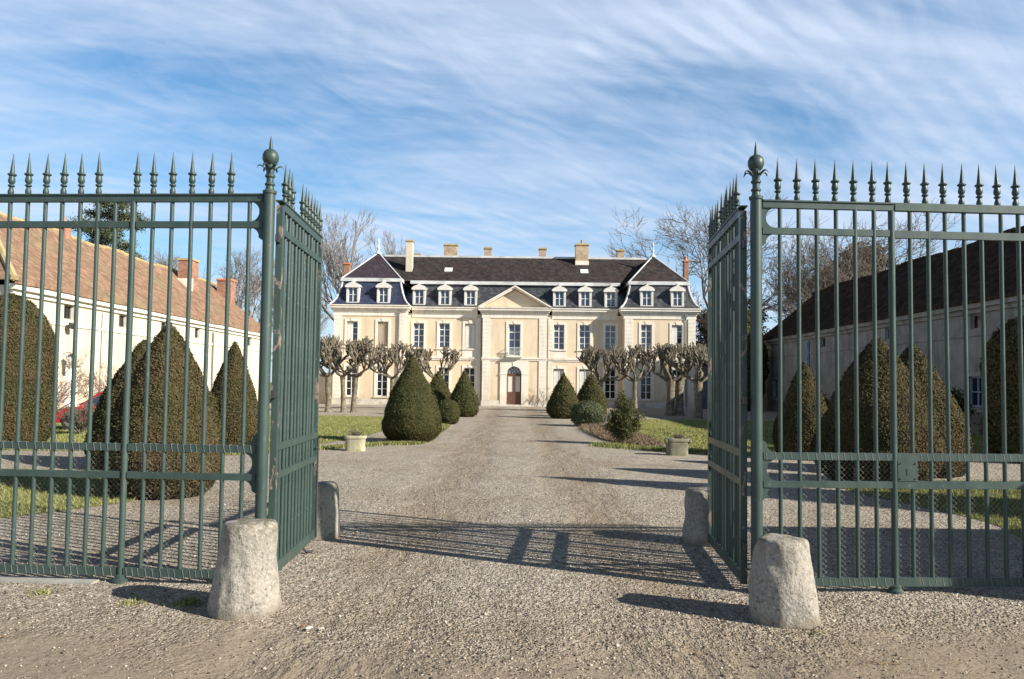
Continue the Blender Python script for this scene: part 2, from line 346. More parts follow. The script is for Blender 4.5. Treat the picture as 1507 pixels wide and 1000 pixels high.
M['slate_blue'] = mk_tiles('slate_blue', [(0.0, (0.022, 0.028, 0.060)), (0.5, (0.038, 0.047, 0.090)), (1.0, (0.065, 0.080, 0.13))], 0.22, 0.16, rough=0.45, axis='ANY')
M['slate'] = mk_tiles('slate', [(0.0, (0.028, 0.031, 0.038)), (0.5, (0.058, 0.063, 0.074)), (1.0, (0.13, 0.135, 0.14))], 0.22, 0.16, rough=0.5, axis='ANY')
M['tile_dark'] = mk_tiles('tile_dark', [(0.0, (0.022, 0.020, 0.021)), (0.5, (0.044, 0.038, 0.037)), (1.0, (0.10, 0.082, 0.075))], 0.2, 0.14, (0.060, 0.040, 0.036), 0.5, axis='ANY', spec=0.12)
M['tile_plum'] = mk_tiles('tile_plum', [(0.0, (0.028, 0.021, 0.030)), (0.5, (0.048, 0.036, 0.048)), (1.0, (0.09, 0.068, 0.082))], 0.2, 0.14, (0.056, 0.032, 0.045), 0.7, axis='ANY')
M['tile_old'] = mk_tiles('tile_old', [(0.0, (0.15, 0.092, 0.060)), (0.5, (0.28, 0.170, 0.110)), (1.0, (0.42, 0.275, 0.185))], 0.2, 0.16, (0.25, 0.20, 0.11), 0.34, rough=0.9, axis='YZ', bstr=0.6)
M['tile_brown'] = mk_tiles('tile_brown', [(0.0, (0.028, 0.019, 0.015)), (0.5, (0.058, 0.041, 0.032)), (1.0, (0.105, 0.075, 0.058))], 0.2, 0.16, (0.032, 0.027, 0.02), 0.4, rough=1.0, axis='YZ', spec=0.0)  # brown tile with the shade of the right roof put into its dark colour
M['brick'] = mk_tiles('brick', [(0.0, (0.27, 0.13, 0.085)), (0.5, (0.38, 0.20, 0.135)), (1.0, (0.50, 0.31, 0.22))], 0.22, 0.07, axis='ANY', bstr=0.3)
M['brick_pale'] = mk_tiles('brick_pale', [(0.0, (0.38, 0.27, 0.18)), (0.5, (0.50, 0.37, 0.25)), (1.0, (0.60, 0.48, 0.34))], 0.22, 0.09, axis='ANY', bstr=0.3)
M['cap'] = mottled('cap', (0.35, 0.26, 0.13), (0.48, 0.38, 0.20), 3, 0.9, 0.3)
M['terracotta'] = mottled('terracotta', (0.52, 0.17, 0.08), (0.60, 0.24, 0.12), 5, 0.8, 0.1)
def glass_mat(name, c, rough=0.04, spec=0.9):
    mt, t, b = new_mat(name); b.inputs['Base Color'].default_value = (*c, 1); b.inputs['Roughness'].default_value = rough
    b.inputs['Specular IOR Level'].default_value = spec
    bump(t, b, tnoise(t, tcoord(t), 1.6, 2, 0.5), 0.05, 0.05); return mt
M['glass'] = glass_mat('glass', (0.030, 0.045, 0.085))
M['glass_dark'] = glass_mat('glass_dark', (0.012, 0.013, 0.016), 0.06, 0.5)
M['curtain'] = mottled('curtain', (0.36, 0.28, 0.20), (0.44, 0.35, 0.26), 2, 0.7, 0)
M['blind'] = mottled('blind', (0.56, 0.55, 0.50), (0.64, 0.63, 0.58), 2, 0.7, 0)
M['door_brown'] = mottled('door_brown', (0.105, 0.050, 0.032), (0.15, 0.075, 0.048), 6, 0.5, 0.2)
M['door_blue'] = mottled('door_blue', (0.16, 0.23, 0.34), (0.22, 0.30, 0.42), 3, 0.6, 0.1)
M['shutter_grey'] = mottled('shutter_grey', (0.22, 0.22, 0.21), (0.34, 0.33, 0.31), 3, 0.8, 0.1)
M['iron'] = mottled('iron', (0.03, 0.03, 0.03), (0.05, 0.05, 0.05), 5, 0.5, 0)
M['zinc'] = mottled('zinc', (0.14, 0.13, 0.12), (0.24, 0.23, 0.21), 2, 0.6, 0)
M['verdigris'] = mottled('verdigris', (0.55, 0.62, 0.58), (0.70, 0.74, 0.70), 5, 0.7, 0.1)
M['moss_stone'] = mottled('moss_stone', (0.34, 0.31, 0.21), (0.46, 0.43, 0.29), 6, 0.9, 0.5, 0.02, (0.28, 0.26, 0.07), 3.0)
M['moss_dark'] = mottled('moss_dark', (0.13, 0.125, 0.09), (0.22, 0.21, 0.15), 6, 0.9, 0.5, 0.02, (0.13, 0.14, 0.05), 3.0)
M['soil'] = mottled('soil', (0.11, 0.075, 0.05), (0.19, 0.13, 0.09), 9, 0.95, 0.9, 0.03)
M['concrete'] = mottled('concrete', (0.27, 0.265, 0.24), (0.38, 0.37, 0.33), 6, 0.9, 0.4, 0.01)
M['car_red'] = mottled('car_red', (0.50, 0.018, 0.015), (0.56, 0.026, 0.022), 2, 0.25, 0, spec=0.6)
M['rubber'] = mottled('rubber', (0.02, 0.02, 0.02), (0.035, 0.035, 0.033), 8, 0.8, 0)
M['chrome'] = mottled('chrome', (0.5, 0.5, 0.5), (0.6, 0.6, 0.6), 3, 0.2, 0, metallic=0.9)
M['lamp_glass'] = mottled('lamp_glass', (0.45, 0.5, 0.5), (0.55, 0.6, 0.6), 4, 0.2, 0)
M['pink'] = mottled('pink', (0.55, 0.06, 0.16), (0.70, 0.18, 0.28), 30, 0.6, 0)
M['paper'] = mottled('paper', (0.55, 0.52, 0.46), (0.72, 0.70, 0.65), 20, 0.8, 0)
M['dead_leaf'] = mottled('dead_leaf', (0.16, 0.09, 0.045), (0.28, 0.17, 0.08), 20, 0.8, 0)

# ------------------------------------------------------------------ ground
def sheet(name, pts, z, mat, kind='structure'):
    me = bpy.data.meshes.new(name); me.from_pydata([(x, y, z) for x, y in pts], [], [tuple(range(len(pts)))])
    me.update(); o = link(name, me, mat); o['kind'] = kind; return o
sheet('ground', [(-1500, -1200), (1500, -1200), (1500, 2200), (-1500, 2200)], -0.004, M['field'])
sheet('gravel_court', [(-22, -14), (22, -14), (22, 60), (-22, 60)], 0.0, M['gravel'])
def smooth_poly(pts, it=3):
    for _ in range(it):
        q = []
        for i in range(len(pts)):
            a, b = pts[i], pts[(i + 1) % len(pts)]
            q += [(a[0]*.75+b[0]*.25, a[1]*.75+b[1]*.25), (a[0]*.25+b[0]*.75, a[1]*.25+b[1]*.75)]
        pts = q
    return pts
LAWNS = {
 'lawn_front_left': smooth_poly([(-4.75, 11.0), (-4.95, 12.6), (-6.2, 13.7), (-17, 13.9), (-17, 8.2), (-6.4, 8.4), (-5.5, 9.4)], 2),
 'lawn_back_left': smooth_poly([(-4.25, 24.5), (-4.9, 20.6), (-5.6, 17.6), (-17, 17.4), (-17, 37.5), (-6.4, 37.9), (-4.6, 36)], 2),
 'lawn_front_right': smooth_poly([(5.1, 12.8), (5.9, 9.6), (5.5, 8.8), (5.6, 7.6), (17, 7.5), (17, 13.9), (6.0, 13.9)], 2),
 'lawn_back_right': smooth_poly([(4.25, 25.8), (4.25, 20.2), (4.9, 19.0), (17, 18.3), (17, 38), (6.2, 38.4), (4.6, 37)], 2)}
for k, p in LAWNS.items(): sheet(k, p, 0.006, M['lawn'])
BEDS = {'flower_bed_right': smooth_poly([(2.55, 30.5), (2.5, 26), (2.7, 22.3), (3.7, 20.0), (4.0, 21), (3.9, 26), (3.7, 31)], 2),
        'flower_bed_left': smooth_poly([(-2.4, 31), (-2.35, 25), (-2.2, 21.5), (-2.7, 20.2), (-3.6, 21), (-3.6, 26), (-3.4, 31)], 2)}
for k, p in BEDS.items(): sheet(k, p, 0.005, M['soil'])

def in_poly(P, poly):
    x, y = P[:, 0], P[:, 1]; ins = np.zeros(len(P), bool); n = len(poly); j = n - 1
    for i in range(n):
        xi, yi = poly[i]; xj, yj = poly[j]
        c = ((yi > y) != (yj > y)) & (x < (xj - xi) * (y - yi) / (yj - yi + 1e-12) + xi); ins ^= c; j = i
    return ins
def blades(name, P, h, w, mat, lean=0.4, z0=0.0):
    n = len(P); a = rng.uniform(0, 2*np.pi, n); hh = h * rng.uniform(0.45, 1.25, n); ww = w * rng.uniform(0.6, 1.3, n)
    lx = rng.normal(0, lean, n) * hh; ly = rng.normal(0, lean, n) * hh
    B = np.c_[P, np.full(n, z0)]; d = np.c_[np.cos(a) * ww, np.sin(a) * ww, np.zeros(n)]
    T = B + np.c_[lx, ly, hh]
    V = np.stack([B - d, B + d, T], 1).reshape(-1, 3); Fc = np.arange(3 * n).reshape(-1, 3)
    return tag(link(name, np_mesh(name, V, Fc), mat), kind='stuff')
def scatter_poly(poly, n, ymax=None, xmin=-99, xmax=99):
    p = np.array(poly); lo, hi = p.min(0), p.max(0); lo[0] = max(lo[0], xmin); hi[0] = min(hi[0], xmax)
    if ymax: hi[1] = min(hi[1], ymax)
    P = rng.uniform(lo, hi, (n, 2)); return P[in_poly(P, poly)]
g1 = blades('grass', scatter_poly(LAWNS['lawn_front_left'], 80000, xmin=-11), 0.05, 0.005, M['grass'], 0.5, 0.004); tag(g1, 'short green grass blades over the front lawn behind the left fence', 'grass')
g2 = blades('grass', scatter_poly(LAWNS['lawn_front_right'], 70000, xmax=11.5), 0.05, 0.005, M['grass'], 0.5, 0.004); tag(g2, 'short green grass blades over the front lawn behind the right fence', 'grass')
g3 = blades('grass', np.r_[scatter_poly(LAWNS['lawn_back_left'], 45000, 30), scatter_poly(LAWNS['lawn_back_left'], 20000)], 0.05, 0.011, M['grass'], 0.5, 0.004); tag(g3, 'grass of the back lawn left of the drive', 'grass')
g4 = blades('grass', np.r_[scatter_poly(LAWNS['lawn_back_right'], 45000, 30), scatter_poly(LAWNS['lawn_back_right'], 20000)], 0.05, 0.011, M['grass'], 0.5, 0.004); tag(g4, 'grass of the back lawn right of the drive', 'grass')
# dry ground cover in the beds and ragged grass along the lawn edge
P = scatter_poly(BEDS['flower_bed_right'], 16000); b1 = blades('ground_cover', P, 0.16, 0.02, M['dry'], 0.8, 0.0); tag(b1, 'reddish brown dead ground cover in the bed right of the drive', 'ground cover')
P = scatter_poly(BEDS['flower_bed_left'], 9000); b2 = blades('ground_cover', P, 0.07, 0.015, M['grass'], 0.8, 0.0); tag(b2, 'low brown ground cover under the cones left of the drive', 'ground cover')
def edge_pts(pts, n, jit):
    out = []
    pts = np.array(pts)
    for _ in range(n):
        i = rng.integers(0, len(pts) - 1); t = rng.random(); out.append(pts[i] * (1 - t) + pts[i + 1] * t + rng.normal(0, jit, 2))
    return np.array(out)
e1 = blades('grass_verge', edge_pts([(2.3, 21.0), (3.0, 20.3), (4.2, 19.3), (5.2, 18.7), (8, 18.2)], 6000, 0.16), 0.11, 0.012, M['grass'], 0.5); tag(e1, 'ragged yellow grass verge around the right stone planter', 'grass')
e2 = blades('grass_verge', edge_pts([(-2.6, 20.8), (-3.6, 20.2), (-4.6, 18.9), (-6.0, 17.2), (-9, 17)], 5000, 0.14), 0.09, 0.012, M['grass'], 0.5); tag(e2, 'ragged grass verge around the left stone planter', 'grass')
# loose gravel in front and through the gateway
def pebbles():
    n1 = 60000
    Y = 3.2 + (rng.random(n1) ** 1.5) * 9.0; X = rng.uniform(-1, 1, n1) * (Y * 0.68 + 0.4)
    keep = (Y + 1.1 * np.sin(X * 1.3 + 1.0) * .5 - .14 * np.abs(X) > 4.45) | (rng.random(n1) < .30)
    X, Y = X[keep], Y[keep]; n1 = len(X)
    s = rng.gamma(3.0, 0.0013, n1) + 0.002
    base = np.array([(1,0,0),(-1,0,0),(0,1,0),(0,-1,0),(0,0,1),(0,0,-1)], float)
    fc = np.array([(0,2,4),(2,1,4),(1,3,4),(3,0,4),(2,0,5),(1,2,5),(3,1,5),(0,3,5)])
    A = rng.uniform(0, np.pi * 2, n1); ca, sa = np.cos(A), np.sin(A)
    sc = rng.uniform(0.6, 1.35, (n1, 3)) * np.array([1, 1, 0.62])
    V = base[None] * sc[:, None] + rng.normal(0, 0.13, (n1, 6, 3))
    tilt = rng.normal(0, 0.35, (n1, 1))
    V[:, :, 2] += V[:, :, 0] * tilt
    x = V[:, :, 0] * ca[:, None] - V[:, :, 1] * sa[:, None]; y = V[:, :, 0] * sa[:, None] + V[:, :, 1] * ca[:, None]
    V = np.stack([x, y, V[:, :, 2]], 2) * s[:, None, None]
    V[:, :, 0] += X[:, None]; V[:, :, 1] += Y[:, None]; V[:, :, 2] += (s * 0.35)[:, None]
    Fc = (fc[None] + (np.arange(n1) * 6)[:, None, None]).reshape(-1, 3)
    o = link('loose_gravel', np_mesh('loose_gravel', V.reshape(-1, 3), Fc, False), M['pebble']); tag(o, 'loose grey and buff pebbles strewn over the drive', 'gravel', kind='stuff')
pebbles()

# ------------------------------------------------------------------ fence and gates
Z1, Z2, Z3, Z4, Z5 = 3.07, 2.855, 1.065, 0.845, 0.085     # rail centres
def spike_mb():
    return MB().lathe((0, 0, 0), [(0.018, 0), (0.023, 0.012), (0.023, 0.03), (0.013, 0.058), (0.026, 0.070), (0.026, 0.077), (0.014, 0.086),
        (0.025, 0.100), (0.027, 0.118), (0.020, 0.150), (0.034, 0.163), (0.034, 0.170), (0.019, 0.178), (0.016, 0.20), (0.010, 0.26), (0.0015, 0.345)], 10)
spike_mesh = None
def mk_spike(parent, loc):
    global spike_mesh
    if spike_mesh is None:
        o = spike_mb().build('spike', M['paint'], parent, loc, smooth=True); spike_mesh = o.data; return o
    o = link('spike', spike_mesh, None, parent, loc); o.rotation_euler = (random.gauss(0, .012), random.gauss(0, .012), 0); return o
def fillet(mb, x, z, r, sx, sz, y0, y1, fn, lx=None):
    lx = lx or r
    pts = [(x, z), (x + sx * r, z)]
    for k in range(1, 8):
        a = math.pi / 2 * k / 8; pts.append((x + sx * (r - r * math.sin(a)), z + sz * (r - r * math.cos(a))))
    pts.append((x, z + sz * r)); mb.prism(pts, y0, y1, fn)
def wire_mesh(name, parent, u0, u1, z0, z1, fn):
    V = []; Fc = []; n = 0
    cw, ch, r = 0.022, 0.029, 0.00095
    cols = int((u1 - u0) / cw)
    for c in range(cols):
        uc = u0 + (c + 0.5) * cw; pts = []; z = z0; k = 0
        while z < z1:
            off = cw * 0.5 * (1 if ((k // 2 + c) % 2) else -1)
            pts.append((uc + off * (0.92), z)); z += ch * (0.28 if k % 2 == 0 else 0.72) * 0.75; k += 1
        P = np.array([fn(u, zz, 0.0) for u, zz in pts])
        ring = []
        for a in range(3):
            t = a * 2 * math.pi / 3; ring.append(P + np.array([fn(math.cos(t) * r, 0, math.sin(t) * r)]) - np.array([fn(0, 0, 0)]))
        A = np.stack(ring, 1).reshape(-1, 3); m_ = len(pts); V.append(A)
        i = np.arange(m_ - 1)[:, None] * 3
        for a in range(3):
            b = (a + 1) % 3; Fc.append(np.c_[i + a, i + b, i + 3 + b, i + 3 + a] + n)
        n += len(A)
    return link(name, np_mesh(name, np.concatenate(V), np.concatenate(Fc)), M['wire'], parent)
def finial(parent, loc):
    mb = MB().lathe((0, 0, 0), [(0.054, -0.01), (0.056, 0.012), (0.036, 0.022), (0.030, 0.05), (0.040, 0.062), (0.040, 0.072), (0.028, 0.082), (0.028, 0.115), (0.040, 0.128),
        (0.040, 0.140), (0.030, 0.150), (0.034, 0.19), (0.034, 0.222), (0.052, 0.240), (0.062, 0.262), (0.065, 0.285), (0.062, 0.308), (0.052, 0.330), (0.034, 0.346), (0.018, 0.352), (0.015, 0.362), (0.011, 0.41), (0.0015, 0.465)], 18)
    for k in range(6):      # curled leaves under the ball
        a = 2 * math.pi * k / 6 + 0.3; ca, sa = math.cos(a), math.sin(a)
        pts = [(0.032, 0.185), (0.060, 0.212), (0.082, 0.220), (0.098, 0.208), (0.104, 0.192)]
        for i in range(4):
            (r0, z0), (r1, z1) = pts[i], pts[i + 1]; w0 = 0.017 - 0.003 * i; w1 = 0.017 - 0.003 * (i + 1)
            q = []
            for r_, z_, w_ in ((r0, z0, w0), (r1, z1, w1)):
                for s in (-1, 1):
                    for dz in (-0.003, 0.003): q.append((r_ * ca - s * w_ * sa, r_ * sa + s * w_ * ca, z_ + dz))
            mb.add(q, [(0, 4, 5, 1), (2, 3, 7, 6), (0, 2, 6, 4), (1, 5, 7, 3), (0, 1, 3, 2), (4, 6, 7, 5)])
    return mb.build('finial', M['paint'], parent, loc, smooth=True)
bar_mesh = {}
def mk_bar(parent, loc, z0, z1, r=0.0165):
    k = (round(z0, 3), round(z1, 3), r)
    if k not in bar_mesh:
        o = MB().tube((0, 0, z0), (0, 0, z1), r, n=12).build('bar', M['paint'], parent, loc, smooth=True); bar_mesh[k] = o.data; return o
    o = link('bar', bar_mesh[k], None, parent, loc); o.rotation_euler = (random.gauss(0, .0012), random.gauss(0, .0012), random.uniform(0, 6.28)); return o
def ties(mb, u0, u1, z, fn, sgn=1):
    u = u0 + 0.03
    while u < u1 - 0.03:
        h = 0.031; lean = 0.012 * sgn
        p = [fn(u, z - h, -0.0205), fn(u + lean, z + h, -0.0205)]
        mb.tube(p[0], p[1], 0.0009, n=4); mb.tube(fn(u + lean, z + h, -0.0205), fn(u + lean, z + h, 0.02), 0.0009, n=4)
        u += random.uniform(0.045, 0.075)

def rails(root, u0, u1, fn, specs, name='rail'):
    for z, hh, dd in specs:
        mb = MB(); mb.prism([(u0, z - hh), (u1, z - hh), (u1, z + hh), (u0, z + hh)], -dd, dd, fn)
        mb.build(name, M['paint'], root)
def post_mb(u, top, r, fn, foot=True):
    mb = MB(); c = fn(u, 0, 0)
    mb.tube((c[0], c[1], 0.0), (c[0], c[1], top), r, n=20)
    if foot: mb.lathe((c[0], c[1], 0), [(r + .035, 0), (r + .035, .02), (r + .018, .035), (r + .018, .055), (r + .004, .065)], 20)
    return mb

def fence(label, gate_xy, dirv, posts, bars, spikes, end, side, group):
    """fixed fence: u runs along the fence away from the gate post"""
    gx, gy = gate_xy; root = thing('iron_fence', label, 'fence', (gx, gy, 0), group)
    ux, uy = dirv; nx, ny = (-uy, ux)
    if ny > 0: pass
    else: nx, ny = -nx, -ny                 # +d points away from the camera
    fn = lambda u, v, d: (ux * u + nx * d, uy * u + ny * d, v)
    gp = MB().tube((0, 0, 0), (0, 0, 3.11), 0.045, n=24).lathe((0, 0, 0), [(0.075, 0), (0.075, .02), (0.052, .04), (0.052, .06), (0.046, .07)], 24).build('gate_post', M['paint'], root, smooth=True)
    finial(gp, (0, 0, 3.115))
    specs = [(Z1, 0.030, 0.020), (Z2, 0.026, 0.017), (Z3, 0.028, 0.017), (Z4, 0.026, 0.017), (Z5, 0.032, 0.017)]
    for a, b in zip([0.05] + [p + 0.03 for p in posts], [p - 0.03 for p in posts] + [end]):
        for i, (z, hh, dd) in enumerate(specs):
            if i == 0: continue
            mb = MB(); mb.prism([(a, z - hh), (b, z - hh), (b, z + hh), (a, z + hh)], -dd, dd, fn)
            rl_ = mb.build('rail', M['paint'], root)
            if i in (2, 4): mb = MB(); ties(mb, a, b, z, fn, side); tag(mb.build('binding_wire', M['wire'], rl_), kind='stuff')
    mb = MB(); mb.prism([(0.05, Z1 - .030), (end, Z1 - .030), (end, Z1 + .022), (0.05, Z1 + .022)], -0.020, 0.020, fn)
    mb.prism([(0.05, Z1 + .022), (end, Z1 + .022), (end, Z1 + .033), (0.05, Z1 + .033)], -0.030, 0.030, fn)
    mb.build('rail', M['paint'], root)
    # scalloped brackets at the gate post
    for zt, zb in ((Z1 - .03, Z2 + .026), (Z3 - .028, Z4 + .026)):
        mb = MB(); r = (zt - zb) / 2 - .001
        for s, z in ((-1, zt), (1, zb)): fillet(mb, 0.078, z, r, 1, s, -0.006, 0.006, fn)
        mb.prism([(0.035, zb - .16), (0.078, zb - .13), (0.078, zt + (.02 if zt > 2 else .13)), (0.035, zt + (.02 if zt > 2 else .16))], -0.009, 0.009, fn)
        fillet(mb, 0.078, zb - .052, 0.07, 1, -1, -0.006, 0.006, fn)
        if zt < 2: fillet(mb, 0.078, Z3 + .028, 0.07, 1, 1, -0.006, 0.006, fn)
        mb.build('bracket', M['paint'], root)
    for p in posts:
        post_mb(p, 3.05, 0.024, fn).build('fence_post', M['paint'], root, smooth=True)
    for u in bars:
        for z0, z1 in ((Z5 + .02, Z4 - .02), (Z4 + .02, Z3 - .02), (Z3 + .02, Z2 - .02), (Z2 + .02, Z1 - .02)): pass
        mk_bar(root, fn(u, 0, 0), Z5 - .01, Z1 - .01, 0.0165)
    for u in spikes: mk_spike(root, fn(u, Z1 + .033, 0))
    for a, b in zip([0.06] + [p + 0.03 for p in posts], [p - 0.03 for p in posts] + [end]):
        wire_mesh('wire_netting', root, a, b, Z5, Z3, lambda u, v, d: (ux * u + nx * (d + .026), uy * u + ny * (d + .026), v))
    return root, fn
th = 0.055
S = 0.1465
dl = (-math.cos(th), math.sin(th)); dr = (math.cos(th), math.sin(th))
UL = [.160 * i for i in range(1, 7)] + [1.12] + [1.12 + .149 * i for i in range(1, 15)]
FL, _ = fence('dark green iron fence left of the open gateway, wire netting along its foot', (-1.98, 6.2), dl, [1.12, 3.355], [u for i, u in enumerate(UL) if i != 6],
      [u - (.02 if i == 6 else 0) for i, u in enumerate(UL) if i not in (0, 7)], 4.2, 1, 'green iron fences flanking the gateway')
FR, fr = fence('dark green iron fence right of the open gateway, between gate post and wicket gate', (1.92, 6.2), dr, [], [0.190 + 0.1550 * i for i in range(6)],
      [0.180 + 0.1550 * i for i in range(6)], 1.128, -1, 'green iron fences flanking the gateway')
post_mb(1.112, 3.036, 0.0255, fr).build('fence_post', M['paint'], FR, smooth=True)
mk_spike(FR, fr(1.085, Z1 + .033, 0))
# wicket gate with lock plate, hinged right of the fence post
def wicket():
    ox, oy = 1.92 + dr[0] * 1.132, 6.2 + dr[1] * 1.132
    root = thing('wicket_gate', 'narrow green iron wicket gate with lock plate, at the right edge', 'gate', (ox, oy, 0))
    fn = lambda u, v, d: (dr[0] * u - dr[1] * d, dr[1] * u + dr[0] * d, v)
    W = 1.235
    specs = [(Z1 + .0015, 0.0315, 0.026), (Z2 - .006, 0.030, 0.019), (Z3, 0.030, 0.018), (Z4, 0.030, 0.018), (Z5, 0.034, 0.018)]
    for i, (z, hh, dd) in enumerate(specs):
        mb = MB(); mb.prism([(0, z - hh), (W, z - hh), (W, z + hh), (0, z + hh)], -dd, dd, fn)
        rl_ = mb.build('rail', M['paint'], root)
        if i in (2, 4): mb = MB(); ties(mb, 0.17, W, z, fn, -1); tag(mb.build('binding_wire', M['wire'], rl_), kind='stuff')
    lp = MB().prism([(0.0, Z4 + .0305), (0.16, Z4 + .0305), (0.16, Z3 - .0305), (0.0, Z3 - .0305)], -0.024, 0.012, fn).build('lock_plate', M['paint'], root)
    mb = MB()
    for u, z in ((0.02, Z4 + .05), (0.14, Z4 + .05), (0.02, Z3 - .05), (0.14, Z3 - .05)): mb.tube(fn(u, z, -0.032), fn(u, z, -0.022), 0.006, n=8)
    mb.build('rivet', M['iron'], lp)
    mb = MB().tube(fn(0.075, 0.965, -0.028), fn(0.075, 0.965, -0.0235), 0.009, n=10); mb.prism([(0.070, 0.925), (0.080, 0.925), (0.080, 0.96), (0.070, 0.96)], -0.027, -0.0235, fn)
    mb.build('keyhole', M['iron'], lp)
    for i in range(8):
        u = 0.130 + 0.152 * i
        mk_bar(root, fn(u, 0, 0), Z5 - .01, Z1 - .01, 0.0165)
        mk_spike(root, fn(u - .02, Z1 + .031, 0))
    wire_mesh('wire_netting', root, 0.02, W, Z5, Z3, lambda u, v, d: fn(u, v, d + .026))
wicket()
# fence beyond the wicket and the wall it meets, outside the frame (they shade the court)
def side_wall():
    ox, oy = 1.92 + dr[0] * 2.41, 6.2 + dr[1] * 2.41
    root = thing('iron_fence', 'green iron fence continuing right of the wicket gate as far as the boundary wall', 'fence', (ox, oy, 0), 'green iron fences flanking the gateway')
    fn = lambda u, v, d: (dr[0] * u - dr[1] * d, dr[1] * u + dr[0] * d, v)
    rails(root, 0, 2.9, fn, [(Z1, .03, .02), (Z2, .026, .017), (Z3, .028, .017), (Z4, .026, .017), (Z5, .032, .017)])
    post_mb(0, 3.05, 0.025, fn).build('fence_post', M['paint'], root, smooth=True)
    for i in range(1, 19): mk_bar(root, fn(.148 * i, 0, 0), Z5 - .01, Z1 - .01, 0.0165); mk_spike(root, fn(.148 * i, Z1 + .03, 0))
    w = thing('stone_wall', 'tall plastered boundary wall with coping, right of the fence', 'wall', (7.3, 6.5, 0))
    MB().box(0.5, 9, -.22, .22, 0, 2.75).build('wall', M['stucco_pale'], w)
    MB().box(0.5, 9, -.3, .3, 2.752, 2.9).build('coping', M['stone_grey'], w)
    MB().box(-.02, .49, -2.05, .32, 0, 2.6).box(-.06, .495, -2.1, .38, 2.602, 2.72).build('return_wall', M['stone_grey'], w)
side_wall()

def leaf(label, hinge, dv, length, nosp):
    root = thing('gate_leaf', label, 'gate', (hinge[0], hinge[1], 0), 'open leaves of the driveway gate')
    n = math.hypot(*dv); ux, uy = dv[0] / n, dv[1] / n
    fn = lambda u, v, d: (ux * u - uy * d, uy * u + ux * d, v)
    zt = 3.03; L = length
    for nm, a, b in (('hinge_stile', 0, 0.075), ('latch_stile', L - 0.055, L)):
        MB().prism([(a, 0.05), (b, 0.05), (b, zt), (a, zt)], -0.025, 0.025, fn).build(nm, M['paint_worn'], root)
    for z, hh in ((zt - .002, .032), (Z2 - .03, .028), (Z3 + .01, .030), (Z4, .028), (Z5 + .015, .045)):
        MB().prism([(0.076, z - hh), (L - .056, z - hh), (L - .056, z + hh), (0.076, z + hh)], -0.0235, 0.0235, fn).build('rail', M['paint'], root)
    mb = MB()
    mb.prism([(-.004, zt + .031), (L + .004, zt + .031), (L + .004, zt + .042), (-.004, zt + .042)], -0.032, 0.032, fn)
    mb.build('cap_strip', M['paint'], root)
    for zs in (((zt - .034, -1), (Z2 - .002, 1), (Z2 - .058, -1)), ((Z3 + .04, 1), (Z3 - .02, -1), (Z4 + .028, 1), (Z4 - .028, -1))):
        for uu, sx in ((0.074, 1), (L - .054, -1)):
            mb = MB()
            for z, s in zs: fillet(mb, uu, z, .07, sx, s, -0.007, 0.007, fn)
            mb.build('bracket', M['paint'], root)
    nb = 11; sp = (L - .075 - .055) / (nb + 1)
    for i in range(1, nb + 1):
        u = .075 + sp * i; mk_bar(root, fn(u, 0, 0), Z5 + .05, zt - .03, 0.0165)
    for i in range(0, nb + 2):
        if i in nosp: continue
        mk_spike(root, fn(.03 + (L - .06) / (nb + 1) * i, zt + .042, 0))
    mb = MB()
    for z in (0.35, 1.5, 2.75): mb.box(-.05, .0, -.02, .02, z - .035, z + .035)
    for z in (0.35, 1.5, 2.75): MB().prism([(-.06, z - .03), (-.0005, z - .03), (-.0005, z + .03), (-.06, z + .03)], -.014, .014, fn).build('hinge', M['iron'], root)
    MB().tube(fn(L - .03, .06, -.034), fn(L - .03, 1.05, -.034), .010, n=8).tube(fn(L - .03, .95, -.034), fn(L - .10, .95, -.034), .009, n=8).build('drop_bolt', M['iron'], root)
    mb = MB(); mb.path([fn(L * .68, .055, -.02), fn(L * .68, .02, -.05), fn(L * .68 + .06, .012, -.09)], .012, 8); mb.build('foot_catch', M['iron'], root)
    return root
leaf('left leaf of the open green iron gate, sunlit, swung inwards beside the left bollards', (-1.915, 6.26), (-0.045, 1.0), 1.62, (0, 4, 5))
leaf('right leaf of the open green iron gate, its near face in shade, swung inwards', (1.838, 6.26), (0.090, 1.0), 1.68, (0, 1, 8))
# concrete threshold strip under the left fence
cs = MB().prism([(1.3, 0), (4.2, 0), (4.2, .014), (1.3, .014)], -0.10, 0.05, lambda u, v, d: (dl[0] * u + -dl[1] * 0 + math.sin(th) * d, dl[1] * u + math.cos(th) * d, v)).build('fence_footing', M['concrete'], None, (-1.98, 6.2, 0))
tag(cs, 'pale concrete footing strip under the left iron fence', 'footing')

